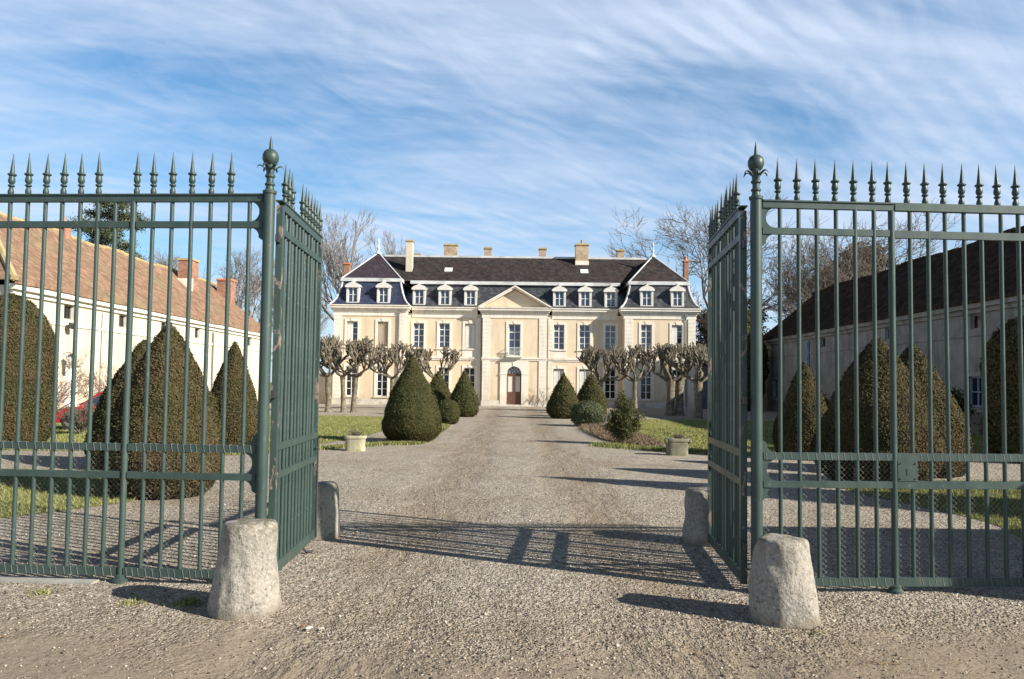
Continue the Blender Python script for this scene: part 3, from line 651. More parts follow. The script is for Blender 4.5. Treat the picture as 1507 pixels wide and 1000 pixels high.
def noise3(p, s=1.0, seed=0):
    from mathutils import noise
    return noise.noise(Vector((p[0] * s + seed * 7.3, p[1] * s - seed * 3.1, p[2] * s + seed)))
def bollard(label, x, y, rb, rt, h, seed, group='rough stone guard bollards at the gateway', tilt=(0, 0)):
    n = 56; prof = [(rb * 1.0, -.03)]
    for k in range(0, 25): t = k / 24; prof.append((rb + (rt - rb) * t ** 0.92, h * 0.93 * t))
    prof += [(rt * .975, h * .955), (rt * .93, h * .978), (rt * .85, h * .993), (rt * .7, h), (rt * .45, h * 1.004), (rt * .2, h * 1.004)]
    mb = MB().lathe((0, 0, 0), prof, n)
    v2 = []
    for (a, b, c) in mb.v:
        q = (a, b, c); d = 0.026 * noise3(q, 3.2, seed) + 0.013 * noise3((a, b, c * .4), 15, seed) + 0.004 * noise3(q, 34, seed)
        # a chipped rim on one side
        if c > h * .82:
            ch = max(0, noise3((a, b, 0), 6, seed + 5)); d -= 0.05 * ch * (c - h * .82) / (h * .18)
        r = math.hypot(a, b) + 1e-6; v2.append((a + a / r * d, b + b / r * d, c + (0.25 * d if c > h * .9 else 0)))
    mb.v = v2
    o = mb.build('stone_bollard', M['granite'], None, (x, y, 0), smooth=True); o.rotation_euler = (tilt[0], tilt[1], seed * 0.7)
    return tag(o, label, 'bollard', group)
bollard('pale conical stone bollard in front of the left gate post, mossy chipped rim', -1.855, 5.55, .244, .182, .62, 1)
bollard('grey conical stone bollard in front of the right gate post, flat chipped top', 1.89, 5.52, .240, .180, .562, 2)
bollard('stone bollard inside the gateway against the far end of the left leaf', -1.975, 8.18, .20, .155, .56, 3)
bollard('stone bollard inside the gateway behind the far end of the right leaf', 1.985, 8.15, .222, .185, .56, 4)

# ------------------------------------------------------------------ topiary
def foliage_shell(prof, h, r, n, leaf_s, seed, lump=0.035, wr=0.34, tip=1.0):
    """returns core (verts, faces) and sprig arrays for a clipped body of revolution"""
    g = np.random.default_rng(seed)
    nz, nt_ = 40, 48; ts = np.linspace(0, 1, nz)
    pr = np.interp(ts, [p[0] for p in prof], [p[1] for p in prof]) * r
    ph = g.uniform(0, 6.28, 8)
    def lumpf(a, t):
        return 1 + lump * (np.sin(3 * a + ph[0] + 4 * t) * .5 + np.sin(5 * a + ph[1] - 7 * t) * .35 + np.sin(2 * a + ph[2] + 13 * t) * .45 + np.sin(9 * a + ph[3] + 11 * t) * .25 + np.sin(17 * t * 2 + ph[4] + a) * .25)
    A = np.linspace(0, 2*np.pi, nt_, endpoint=False)
    TT, AA = np.meshgrid(ts, A, indexing='ij'); RR = np.interp(TT, ts, pr) * lumpf(AA, TT) * .985
    V = np.stack([RR * np.cos(AA), RR * np.sin(AA), TT * h], 2).reshape(-1, 3)
    i, j = np.meshgrid(np.arange(nz - 1), np.arange(nt_), indexing='ij'); j2 = (j + 1) % nt_
    Fc = np.stack([i*nt_ + j, i*nt_ + j2, (i+1)*nt_ + j2, (i+1)*nt_ + j], 2).reshape(-1, 4)
    w = pr + 0.03 * r; cdf = np.cumsum(w); cdf /= cdf[-1]
    t = np.interp(g.random(n), cdf, ts); a = g.uniform(0, 2*np.pi, n)
    rr = np.interp(t, ts, pr) * lumpf(a, t)
    dr_ = np.gradient(pr, ts * h); sl = np.interp(t, ts, dr_)
    Nn = np.stack([np.cos(a), np.sin(a), -sl], 1); Nn /= np.linalg.norm(Nn, axis=1)[:, None]
    inset = g.uniform(-0.6, 0.45, n) * leaf_s; stray = g.random(n) < .035; inset[stray] += leaf_s * g.uniform(.2, .9, stray.sum())
    P = np.stack([rr * np.cos(a), rr * np.sin(a), t * h], 1) + Nn * inset[:, None]
    tn = g.normal(0, 1, (n, 3)) + np.array([0, 0, .5]); tn -= Nn * np.sum(tn * Nn, 1)[:, None]; tn /= np.linalg.norm(tn, axis=1)[:, None]
    D = tn + Nn * np.where(stray, g.uniform(1, 3, n), g.uniform(.05, .95, n))[:, None]; D /= np.linalg.norm(D, axis=1)[:, None]
    Xd = np.cross(Nn, D) + g.normal(0, .30, (n, 3)); Xd /= np.linalg.norm(Xd, axis=1)[:, None]
    return V, Fc, P, (D, Xd), g
def sprig_mesh(P, D, s, g, wr=0.34):
    n = len(P); sz = s * g.uniform(.6, 1.35, n)[:, None]
    if isinstance(D, tuple): D, X = D
    else: X = np.cross(D, g.normal(0, 1, (n, 3))); X /= np.linalg.norm(X, axis=1)[:, None]
    B = P - D * sz * .25; Tt = P + D * sz * .75; Mi = P + D * sz * .2
    V = np.stack([B, Mi + X * sz * wr, Tt, Mi - X * sz * wr], 1).reshape(-1, 3)
    return V, np.arange(4 * n).reshape(-1, 4)
CONE = [(0, .62), (.05, .80), (.12, .95), (.22, 1.0), (.35, .95), (.55, .77), (.74, .50), (.87, .28), (.94, .14), (.98, .05), (1, .01)]
CONE2 = [(0, .80), (.06, .92), (.14, 1.0), (.28, .99), (.45, .86), (.62, .64), (.78, .41), (.90, .22), (.965, .12), (1, .03)]
TEAR = [(0, .55), (.05, .80), (.13, .97), (.22, 1.0), (.35, .95), (.50, .79), (.63, .60), (.76, .40), (.88, .20), (.95, .09), (1, .02)]
DOME = [(0, .78), (.06, .9), (.2, 1.0), (.55, .99), (.75, .90), (.87, .70), (.95, .45), (1, .05)]
BALL = [(0, .55), (.08, .78), (.22, .95), (.45, 1.0), (.65, .94), (.8, .78), (.9, .55), (.97, .28), (1, .02)]
def topiary(name, label, cat, x, y, r, h, prof, mat, n, s, seed, group, lump=0.05):
    V, Fc, P, D, g = foliage_shell(prof, h, r, n, s, seed, lump)
    root = thing(name, label, cat, (x, y, 0), group)
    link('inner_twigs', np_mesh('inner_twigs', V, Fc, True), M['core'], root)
    Vs, Fs = sprig_mesh(P, D, s, g); link('foliage', np_mesh('foliage', Vs, Fs), mat, root)
    MB().tube((0, 0, -.02), (0, 0, .3), .06, n=8).build('stem', M['bark_dark'], root)
    return root
GC = 'clipped yew cones in the court'
T = [
 ('clipped_yew', 'largest clipped yew cone behind the left fence, brown tinged, at the lawn corner', -4.88, 11.0, .78, 2.42, CONE, 'yew', 90000, .030, 1),
 ('clipped_yew', 'blunt-topped yew cone half hidden behind the largest cone of the left fence', -6.88, 14.5, .88, 2.34, CONE2, 'yew', 60000, .036, 2),
 ('clipped_yew', 'pointed yew cone beside the left gate post, right of the largest cone', -6.45, 18.0, .62, 2.50, CONE2, 'yew', 38000, .036, 3),
 ('clipped_yew', 'tall teardrop yew cone left of the drive, nearest of the cones seen through the gateway', -2.80, 21.5, .79, 2.38, TEAR, 'yew_green', 50000, .036, 4),
 ('clipped_yew', 'yew cone left of the drive half hidden between the teardrop and the small cone', -3.88, 40.0, .72, 2.25, CONE, 'yew_green', 9000, .075, 5),
 ('clipped_yew', 'yew cone left of the drive, closest to the house door', -2.45, 38.6, .70, 2.30, TEAR, 'yew_green', 10000, .075, 6),
 ('clipped_yew', 'dark yew cone right of the drive, closest to the house door', 2.42, 38.0, .76, 2.20, TEAR, 'yew_green', 10000, .075, 7),
 ('clipped_yew', 'dark yew cone rising behind the round bush right of the drive', 3.95, 40.0, .80, 2.25, CONE, 'yew_green', 9000, .075, 8),
 ('clipped_yew', 'yew cone behind the right fence nearest the right gate post', 6.66, 18.0, .64, 2.20, CONE2, 'yew', 36000, .036, 9),
 ('clipped_yew', 'broadest yew cone behind the right fence, brown on its sunny side', 6.17, 13.3, 1.00, 2.50, CONE, 'yew', 85000, .032, 10),
 ('clipped_yew', 'yew cone overlapped by the broadest cone, just right of it behind the wicket gate', 7.68, 15.1, .97, 2.46, CONE2, 'yew', 60000, .036, 11),
]
for nm, lb, x, y, r, h, pf, mt, n, s, sd in T: topiary(nm, lb, 'yew', x, y, r, h, pf, M[mt], n, s, sd, GC)
topiary('clipped_yew', 'huge dome-topped yew column at the left edge behind the fence', 'yew', -12.0, 18.5, .98, 3.62, DOME, M['yew'], 70000, .040, 21, 'clipped yew columns', .05)
topiary('clipped_yew', 'huge black-green yew column at the right edge, in the shade of the outbuilding', 'yew', 12.1, 18.0, 1.15, 3.45, DOME, M['yew'], 34000, .075, 22, 'clipped yew columns', .08)
topiary('round_bush', 'small round clipped bush left of the drive between the yew cones', 'bush', -2.62, 31.2, .47, 1.0, BALL, M['yew_green'], 9000, .05, 23, None)
topiary('round_bush', 'grey-green ball of clipped box right of the drive', 'bush', 2.95, 31.0, .66, 1.02, BALL, M['box'], 14000, .055, 24, None)
topiary('clipped_yew', 'tall clipped yew outside the frame on the right whose tip shades the court', 'yew', 9.9, 9.3, 1.0, 5.6, CONE, M['yew'], 9000, .09, 25, None)

# ------------------------------------------------------------------ trees
def seg_tubes(segs, n=4):
    """segs: array (k, 8) p0 p1 r0 r1 -> tube mesh arrays"""
    S_ = np.array(segs, float); p0, p1, r0, r1 = S_[:, :3], S_[:, 3:6], S_[:, 6], S_[:, 7]
    d = p1 - p0; L = np.linalg.norm(d, axis=1)[:, None] + 1e-9; d = d / L
    ref = np.where(np.abs(d[:, 2:3]) < .9, np.array([[0, 0, 1.]]), np.array([[1., 0, 0]]))
    a = np.cross(d, ref); a /= np.linalg.norm(a, axis=1)[:, None]; b = np.cross(d, a)
    V = np.zeros((len(S_), 2 * n, 3))
    for k in range(n):
        t = 2 * math.pi * k / n; o = a * math.cos(t) + b * math.sin(t)
        V[:, k] = p0 + o * r0[:, None]; V[:, n + k] = p1 + o * r1[:, None]
    f = np.array([(k, (k + 1) % n, n + (k + 1) % n, n + k) for k in range(n)])
    Fc = (f[None] + (np.arange(len(S_)) * 2 * n)[:, None, None]).reshape(-1, 4)
    return V.reshape(-1, 3), Fc
def grow_tree(seed, H, spread=0.5, levels=5, up=0.12, r0=None, first=0.28, kids=(4, 4, 3, 3, 3), crook=0.16, rmin=0.010, lf=.62):
    g = random.Random(seed); r0 = r0 or H * 0.021
    trunk, crown, tips = [], [], []
    def rec(p, d, L, r, lev):
        nseg = 5 if lev == 0 else (4 if lev < 3 else 3)
        cur, cd = Vector(p), Vector(d).normalized(); rr = r
        nodes = []
        for i in range(nseg):
            cd = (cd + Vector((g.gauss(0, crook), g.gauss(0, crook), g.gauss(0, crook * .6) + up * (0.5 if lev else 0)))).normalized()
            nx = cur + cd * (L / nseg); r2 = max(rmin * .7, r * (1 - (.55 if lev else .35) * (i + 1) / nseg))
            (trunk if lev == 0 else crown).append((*cur, *nx, max(rr, rmin * .7), r2))
            nodes.append((nx.copy(), cd.copy(), r2, (i + 1) / nseg)); cur, rr = nx, r2
        if lev >= levels: tips.append(tuple(cur)); return
        k = kids[min(lev, len(kids) - 1)]
        for i in range(k + (1 if g.random() < .4 else 0)):
            lo = first if lev == 0 else .2
            f = lo + (1 - lo) * (i + g.random()) / (k + .3); f = min(f, 1)
            idx = min(nseg - 1, max(0, int(f * nseg - 1e-6))); q, qd, qr, _ = nodes[idx]
            az = g.uniform(0, 6.283); side = Vector((math.cos(az), math.sin(az), 0)); ang = spread * g.uniform(.6, 1.35)
            nd = (qd * math.cos(ang) + (side - qd * side.dot(qd)).normalized() * math.sin(ang)).normalized()
            rec(q, nd, L * lf * g.uniform(.75, 1.2), max(rmin, qr * .66), lev + 1)
        rec(cur, cd, L * lf * .95, max(rmin, rr * .85), lev + 1)
    rec((0, 0, 0), (0, 0, 1), H * .36, r0, 0)
    allz = max(s[5] for s in crown); k = H / allz
    sc = lambda L_: [tuple(v * (k if i < 6 else 1) for i, v in enumerate(s)) for s in L_]
    return sc(trunk), sc(crown), [tuple(c * k for c in t_) for t_ in tips]
tree_cache = {}
def bare_tree(label, x, y, key, rz, scale=1.0, name='bare_tree', cat='tree', group=None, barkm='bark_dark', twigm='twig_hazed', sxy=1.0, **kw):
    root = thing(name, label, cat, (x, y, 0), group, rz); root.scale = (scale * sxy, scale * sxy, scale)
    key = key + twigm
    if key not in tree_cache:
        tr, cr, tips = grow_tree(**kw)
        v, f = seg_tubes(tr, 9); mt = np_mesh('trunk', v, f, True); v, f = seg_tubes(cr, 4); mc = np_mesh('crown', v, f, True)
        mt.materials.append(M[barkm]); mc.materials.append(M[twigm]); tree_cache[key] = (mt, mc, tips)
    mt, mc, tips = tree_cache[key]
    link('trunk', mt, None, root); link('crown', mc, None, root)
    return root, tips
GB = 'leafless trees standing beyond the buildings'
poplar = dict(seed=11, H=18, spread=.42, levels=5, up=.30, kids=(6, 4, 3, 3, 2), crook=.10, first=.3, lf=.60, rmin=.015)
oak = dict(seed=5, H=16, spread=.72, levels=5, up=.10, kids=(5, 4, 3, 3, 3), crook=.17, lf=.66, rmin=.016)
round_ = dict(seed=8, H=14, spread=.60, levels=5, up=.16, kids=(5, 4, 4, 3, 3), crook=.14, lf=.62, rmin=.016)
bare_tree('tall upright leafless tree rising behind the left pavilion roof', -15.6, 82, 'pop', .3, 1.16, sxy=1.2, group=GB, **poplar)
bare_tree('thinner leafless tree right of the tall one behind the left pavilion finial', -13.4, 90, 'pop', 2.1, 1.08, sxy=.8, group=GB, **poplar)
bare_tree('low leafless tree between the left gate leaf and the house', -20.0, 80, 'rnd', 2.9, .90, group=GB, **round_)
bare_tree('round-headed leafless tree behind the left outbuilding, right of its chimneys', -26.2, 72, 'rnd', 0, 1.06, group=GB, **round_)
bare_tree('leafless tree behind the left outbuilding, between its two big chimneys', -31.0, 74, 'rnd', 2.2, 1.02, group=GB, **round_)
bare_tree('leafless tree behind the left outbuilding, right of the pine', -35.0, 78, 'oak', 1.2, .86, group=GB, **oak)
bare_tree('wide old leafless tree right of the house, seen left of the right gate leaf', 21.2, 72, 'oak', 0, 1.16, group=GB, twigm='twig', **oak)
bare_tree('leafless tree with long curving limbs just right of the right gate post', 24.3, 64, 'oak', 2.6, 1.02, group=GB, twigm='twig', **oak)
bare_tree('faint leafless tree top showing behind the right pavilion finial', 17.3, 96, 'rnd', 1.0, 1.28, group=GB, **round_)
bare_tree('leafless tree behind the right outbuilding, left of the ivy clad tree', 27.5, 72, 'rnd', 3.0, 1.10, group=GB, twigm='twig', **round_)
bare_tree('small leafless tree standing alone above the right outbuilding roof', 40.0, 84, 'rnd', 4.0, .98, group=GB, sxy=.75, **round_)
bare_tree('leafless tree farther right above the right outbuilding roof', 48.5, 92, 'pop', 1.0, .72, group=GB, **poplar)
def leaves_at(pts, per, rad, s, seed, flat=.6):
    g = np.random.default_rng(seed); P = np.repeat(np.array(pts), per, 0); n = len(P)
    P = P + g.normal(0, rad, (n, 3)) * np.array([1, 1, flat]); D = g.normal(0, 1, (n, 3)) + np.array([0, 0, .4]); D /= np.linalg.norm(D, axis=1)[:, None]
    return sprig_mesh(P, D, s, g, .38)
def ivy_tree(label, x, y, sc, seed, kw, frac=.55, per=26, mat='ivy'):
    root = thing('ivy_clad_tree', label, 'tree', (x, y, 0)); root.scale = (sc, sc, sc)
    tr, cr, tips = grow_tree(**{**kw, 'seed': seed, 'levels': 4})
    v, f = seg_tubes(tr, 9); link('trunk', np_mesh('trunk', v, f, True), M['bark_dark'], root)
    v, f = seg_tubes(cr, 4); link('branches', np_mesh('branches', v, f, True), M['twig'], root)
    g = random.Random(seed); tips = [t_ for t_ in tips if g.random() < frac]
    v, f = leaves_at(tips, per, .38, .30, seed); link('crown', np_mesh('crown', v, f), M[mat], root)
ivy_tree('dense brown-green ivy clad tree above the right outbuilding roof', 29.5, 70, 1.02, 31, dict(round_, H=14.5, spread=.5, up=.2), .95, 46)
ivy_tree('sparse evergreen behind the roof, left of the lone small leafless tree', 37.6, 82, .98, 33, dict(round_, H=14, spread=.45), .18, 26, 'pine')
ivy_tree('dark evergreen crown at the far end of the right outbuilding', 22.5, 76, .80, 34, dict(round_, H=13, spread=.5), .35, 26, 'ivy')
def pine(label, x, y, H, seed):
    g = random.Random(seed); root = thing('pine_tree', label, 'pine', (x, y, 0))
    segs = [(0, 0, 0, .1, 0, H * .5, .30, .2), (.1, 0, H * .5, 0, .1, H * .95, .2, .06)]; br = []; pts = []
    for i in range(64):
        z = H * (.30 + .68 * (i / 64)); az = g.uniform(0, 6.28); L = (H * .27) * (1.05 - .60 * (i / 64)) * g.uniform(.6, 1.2)
        e = (math.cos(az) * L, math.sin(az) * L, z + g.uniform(-.2, .5)); mid = (e[0] * .5, e[1] * .5, z + .15)
        br += [(.05, .05, z, *mid, .06, .04), (*mid, *e, .04, .02)]
        for k in range(9):
            t_ = g.uniform(.35, 1.05); pts.append((e[0] * t_ + g.gauss(0, .22), e[1] * t_ + g.gauss(0, .22), z + .2 * t_ + g.gauss(0, .12)))
    v, f = seg_tubes(segs, 10); link('trunk', np_mesh('trunk', v, f, True), M['bark'], root)
    v, f = seg_tubes(br, 5); link('branches', np_mesh('branches', v, f, True), M['bark'], root)
    v, f = leaves_at(pts, 90, .30, .12, seed, .45); link('crown', np_mesh('crown', v, f), M['pine'], root)
pine('tall pine with flat tiers of needles behind the left outbuilding roof', -29.6, 56, 14.6, 3)
def pollard(label, x, y, H, sp, seed, r=.16, trunks=((0, 0, 0),), fork=.50, nl=7, dense=1.0):
    g = random.Random(seed); root = thing('pollarded_plane', label, 'tree', (x, y, 0), 'pollarded plane trees before the house')
    tr, cr, kn = [], [], []
    for (tx, ty, lean) in trunks:
        zf = H * fork; a = Vector((tx, ty, -.02)); top = Vector((tx + lean, ty + g.uniform(-.1, .1), zf))
        pts = [a, a.lerp(top, .06), a.lerp(top, .35) + Vector((g.gauss(0, .03), 0, 0)), a.lerp(top, .7) + Vector((g.gauss(0, .03), 0, 0)), top]
        rs = [r * 1.5, r * 1.12, r * .95, r * .92, r * 1.08]
        for i in range(4): tr.append((*pts[i], *pts[i + 1], rs[i], rs[i + 1]))
        for k in range(nl):
            az = 6.283 * (k + g.uniform(-.3, .3)) / nl
            def limb(p, d, L, rr, lev):
                # a crooked limb ending in a knuckle: it forks twice, then carries a few short upright stubs
                cur = Vector(p); d = Vector(d).normalized()
                for i in range(3):
                    d = (d + Vector((g.gauss(0, .24), g.gauss(0, .24), g.gauss(.16, .18)))).normalized()
                    nx = cur + d * (L / 3)
                    if nx.z > H - .15: nx.z = H - g.uniform(.12, .3)
                    r2 = max(.050, rr * .88); cr.append((*cur, *nx, rr, r2)); cur, rr = nx, r2
                    if i == 1 and g.random() < .6 * dense: kn.append((*cur, rr * 1.35))
                    if i == 1 and lev < 2 and g.random() < .7 * dense:
                        az2 = g.uniform(0, 6.283); limb(cur, d + Vector((math.cos(az2), math.sin(az2), g.uniform(0, .6))) * .9, L * .62, rr * .78, lev + 1)
                kn.append((*cur, rr * 1.6))
                for _ in range(g.randint(3, 5)):
                    e = cur + Vector((g.gauss(0, .12), g.gauss(0, .10), g.uniform(.12, .40))); q_ = max(rr * .60, .033)
                    cr.append((*cur, *e, q_, q_ * .85)); kn.append((*e, q_ * 1.35))
                if lev < 2:
                    for _ in range(2):
                        az2 = g.uniform(0, 6.283); limb(cur, d + Vector((math.cos(az2), math.sin(az2), g.uniform(.1, .9))) * .8, L * .62, rr * .8, lev + 1)
            limb(top - Vector((0, 0, .08)), (math.cos(az) * sp * 1.2, math.sin(az) * sp * .8, g.uniform(.45, 1.0)), H * .29, max(.07, r * .46), 0)
    v, f = seg_tubes(tr, 12); link('trunk', np_mesh('trunk', v, f, True), M['plane_bark'], root)
    v, f = seg_tubes(cr, 6); Fs = f; base = len(v)
    ob = np.array([(1,0,0),(0,1,0),(-1,0,0),(0,-1,0),(0,0,1),(0,0,-1)], float)
    V2 = (np.array([k_[:3] for k_ in kn])[:, None] + ob[None] * np.array([k_[3] for k_ in kn])[:, None, None]).reshape(-1, 3)
    q = np.array([(0,1,4,4),(1,2,4,4),(2,3,4,4),(3,0,4,4),(1,0,5,5),(2,1,5,5),(3,2,5,5),(0,3,5,5)])
    me = bpy.data.meshes.new('crown'); tri = (q[None, :, :3] + (np.arange(len(kn)) * 6)[:, None, None] + base).reshape(-1, 3)
    me.from_pydata(np.r_[v, V2].tolist(), [], Fs.tolist() + tri.tolist()); me.update()
    me.polygons.foreach_set('use_smooth', [True] * len(me.polygons))
    link('crown', me, M['plane_bark'], root)
pollard('pollarded plane partly behind the far edge of the left gate leaf', -10.0, 42.2, 3.85, 1.1, 1)
pollard('pale twin-trunked pollarded plane in front of the left pavilion', -8.95, 42.2, 3.95, 1.35, 2, .14, ((-.22, 0, -.1), (.24, .3, .12)), nl=5)
pollard('pollarded plane whose trunk is beside the left flank of the large teardrop yew', -7.4, 47.5, 3.95, 1.25, 3, .12)
pollard('sparse pollarded plane rising behind the large teardrop yew', -4.85, 48.5, 3.75, 1.2, 4, .11, dense=.6)
pollard('pollarded plane behind the right-hand yew cones', 5.35, 48.0, 3.85, 1.2, 5, .13)
pollard('pollarded plane standing behind the young yew shrub', 7.35, 47.5, 3.9, 1.3, 6, .14)
pollard('thick dark double-trunked pollarded plane before the right pavilion', 8.85, 43.4, 3.85, 1.45, 7, .24, ((-.22, 0, .05), (.36, .2, .05)), nl=4)
pollard('dark pollarded plane nearest the right gate leaf', 9.45, 40.2, 3.75, 1.45, 8, .22)

def twiggy(name, label, cat, x, y, H, seed, twigm, spread=.6, nst=6, lv=3, rmin=.005, group=None, loc_z=0.0):
    root = thing(name, label, cat, (x, y, loc_z), group); segs = []; g = random.Random(seed)
    for i in range(nst):
        tr, cr, _ = grow_tree(seed * 10 + i, H * g.uniform(.7, 1), spread, lv, .15, r0=rmin * 3, first=.1, kids=(3, 3, 3), crook=.2, rmin=rmin, lf=.66)
        lx, ly = g.gauss(0, .35), g.gauss(0, .3); 
        for s in tr + cr: segs.append((s[0] + lx * s[2], s[1] + ly * s[2], s[2], s[3] + lx * s[5], s[4] + ly * s[5], s[5], s[6], s[7]))
    v, f = seg_tubes(segs, 4); link('branches', np_mesh('branches', v, f, True), M[twigm], root); return root
twiggy('climbing_rose', 'leafless reddish climbing rose against the left outbuilding wall', 'climber', -17.2, 28.9, 3.2, 3, 'twig_red', .6, 5, 3, .007)
twiggy('climbing_rose', 'reddish bare climber beside the lantern on the left outbuilding', 'climber', -17.4, 33.4, 2.6, 4, 'twig_red', .6, 4, 3, .007)
twiggy('bare_bush', 'brown bare bush in front of the red car', 'bush', -12.6, 22.8, .95, 5, 'twig', .6, 18, 3, .006)
twiggy('bare_bush', 'tall reddish bare bush at the nose of the red car', 'bush', -14.3, 23.4, 1.7, 15, 'twig_red', .6, 7, 3, .006)
twiggy('bare_bush', 'sparse leafless shrub right of the house door', 'bush', 1.15, 58.1, 1.1, 6, 'twig', .6, 4, 2, .007)
twiggy('bare_bush', 'thin leafless climber on the right pilaster of the centre bay', 'climber', 2.15, 58.2, 2.0, 7, 'twig', .4, 3, 2, .007)
for i, (x, y, h) in enumerate(((16.7, 24.5, 1.8), (16.6, 29.5, 1.5), (16.8, 36, 1.7), (16.5, 43, 1.4))):
    lbl = ['dark tangled shrub at the foot of the right outbuilding, nearest the yew column', 'dark shrub under the blue window of the right outbuilding', 'dark shrub against the right outbuilding behind the overlapped yew cone', 'dark shrub at the far foot of the right outbuilding'][i]
    root = thing('dark_shrub', lbl, 'shrub', (x, y, 0), 'shrubs along the right outbuilding')
    tr, cr, tips = grow_tree(60 + i, h, .8, 4, .1, r0=.05, first=.05, kids=(5, 4, 3, 3), rmin=.006)
    v, f = seg_tubes(tr + cr, 4); link('branches', np_mesh('branches', v, f, True), M['bark_dark'], root)
    v, f = leaves_at(tips, 12, .16, .09, 60 + i, .8); link('foliage', np_mesh('foliage', v, f), M['yew_green'], root)
# young unclipped yew
def young_yew():
    root = thing('young_yew', 'small unclipped yew shrub of upright sprays, right of the drive', 'shrub', (3.02, 21.5, 0)); g = random.Random(9)
    segs = [(0, 0, -.02, .02, 0, .28, .05, .04)]; pts = []
    for i in range(40):
        az = g.uniform(0, 6.283); rad = g.uniform(.04, .50); top = g.choice((.7, 1.0, 1.35, 1.6)) * g.uniform(.85, 1.0) * (1.08 - rad * 1.15)
        p = Vector((0, 0, g.uniform(.12, .4))); e = Vector((math.cos(az) * rad, math.sin(az) * rad, top)); mid = p.lerp(e, .5) + Vector((math.cos(az), math.sin(az), 0)) * .1 * rad
        segs += [(*p, *mid, .018, .012), (*mid, *e, .012, .005)]
        for k in range(16):
            t_ = g.uniform(.12, 1); q = (p.lerp(mid, t_ * 2) if t_ < .5 else mid.lerp(e, t_ * 2 - 1)); pts.append(tuple(q + Vector((g.gauss(0, .03), g.gauss(0, .03), g.gauss(0, .03)))))
    v, f = seg_tubes(segs, 6); link('stems', np_mesh('stems', v, f, True), M['bark_dark'], root)
    v, f = leaves_at(pts, 60, .05, .034, 9, 1.2); link('foliage', np_mesh('foliage', v, f), M['young'], root)
young_yew()
root = topiary('added_evergreen', 'dark dense evergreen added between the house and the right outbuilding to shade the facade', 'tree', 15.9, 54.6, 1.7, 7.4, [(0, .3), (.1, .75), (.3, 1), (.6, .9), (.85, .5), (1, .05)], M['yew_green'], 16000, .16, 77, None, .12)  # unseen evergreen added to cast shade on the right pavilion's ground floor

# ------------------------------------------------------------------ planters
def planter(label, x, y, w, h, mat, seed, plant):
    root = thing('stone_planter', label, 'planter', (x, y, 0), 'stone planters beside the drive')
    def tub(hw, z0, z1, d=0): 
        mb = MB(); n = 20; prof = []
        return mb
    a, b = w / 2, w / 2 * .62; n = 32
    def oval(s, z): return [(a * s * math.copysign(abs(math.cos(t)) ** .6, math.cos(t)) + .012 * noise3((math.cos(t), math.sin(t), z), 3, seed), b * s * math.copysign(abs(math.sin(t)) ** .6, math.sin(t)), z) for t in [2 * math.pi * k / n for k in range(n)]]
    rings = [oval(.93, -.01), oval(.90, h * .3), oval(.93, h * .72), oval(.94, h * .78), oval(1.03, h * .81), oval(1.06, h * .88), oval(1.04, h * .96), oval(.98, h), oval(.86, h), oval(.82, h * .93), oval(.80, h * .80)]
    vs = [p for r_ in rings for p in r_]; fs = [(j*n + k, j*n + (k+1) % n, (j+1)*n + (k+1) % n, (j+1)*n + k) for j in range(len(rings)-1) for k in range(n)] + [tuple(range(n))]
    MB().add(vs, fs).build('tub', mat, root, smooth=True)
    MB().add(oval(.81, h * .84), [tuple(range(n))]).build('soil', M['soil'], root, fixn=False)
    for s in ((-1, 1) if seed == 12 else ()):
        MB().lathe((s * a * 1.0, -b * .55, h * .83), [(.03, -.05), (.05, -.025), (.05, .03), (.03, .05)], 10).build('corner_boss', mat, root, smooth=True)
    twiggy('dried_plant', plant, 'plant', x, y, .24, seed, 'twig', .9, 12, 2, .003, loc_z=h * .82)
planter('pale yellow-stained stone planter on the left edge of the court', -3.72, 18.5, .50, .36, M['moss_stone'], 11, 'wispy dried plant in the left stone planter')
planter('dark mossy stone planter on the right edge of the court', 3.84, 18.4, .55, .40, M['moss_dark'], 12, 'wispy dried plant in the right stone planter')

# ------------------------------------------------------------------ chateau
YM, YP, YC = 59.0, 58.0, 58.65         # main front, pavilion front, centre bay front
CB, CT, BRK, RDG = 6.9, 7.40, 9.32, 11.9
ch = thing('manor_house', 'long cream manor house with white stone dressings and dark mansard roof, ending the drive', 'house', (0, 59, 0))
def CL(mb, name, mat, smooth=False, parent=None):   # build in world coordinates, child of the house
    mb.v = [(x, y - 59, z) for x, y, z in mb.v]
    return mb.build(name, mat, parent or ch, smooth=smooth)
def wall_holes(mb, x0, x1, z0, z1, y, holes, depth=.22):
    xs = sorted({x0, x1, *[h[0] for h in holes], *[h[1] for h in holes]}); zs = sorted({z0, z1, *[h[2] for h in holes], *[h[3] for h in holes]})
    for i in range(len(xs) - 1):
        for j in range(len(zs) - 1):
            cx, cz = (xs[i] + xs[i+1]) / 2, (zs[j] + zs[j+1]) / 2
            if any(h[0] < cx < h[1] and h[2] < cz < h[3] for h in holes): continue
            mb.add([(xs[i], y, zs[j]), (xs[i+1], y, zs[j]), (xs[i+1], y, zs[j+1]), (xs[i], y, zs[j+1])], [(0, 1, 2, 3)])
    for a, b, c, d in holes:
        mb.add([(a, y, c), (b, y, c), (b, y, d), (a, y, d), (a, y + depth, c), (b, y + depth, c), (b, y + depth, d), (a, y + depth, d)],
               [(0, 4, 5, 1), (1, 5, 6, 2), (2, 6, 7, 3), (3, 7, 4, 0), (4, 7, 6, 5)])
UPZ, GZ = (4.30, 6.18), (0.62, 2.84)
W2 = .40
main_x = [3.36, 5.31, 7.26]; pav_x = [9.80, 12.08]
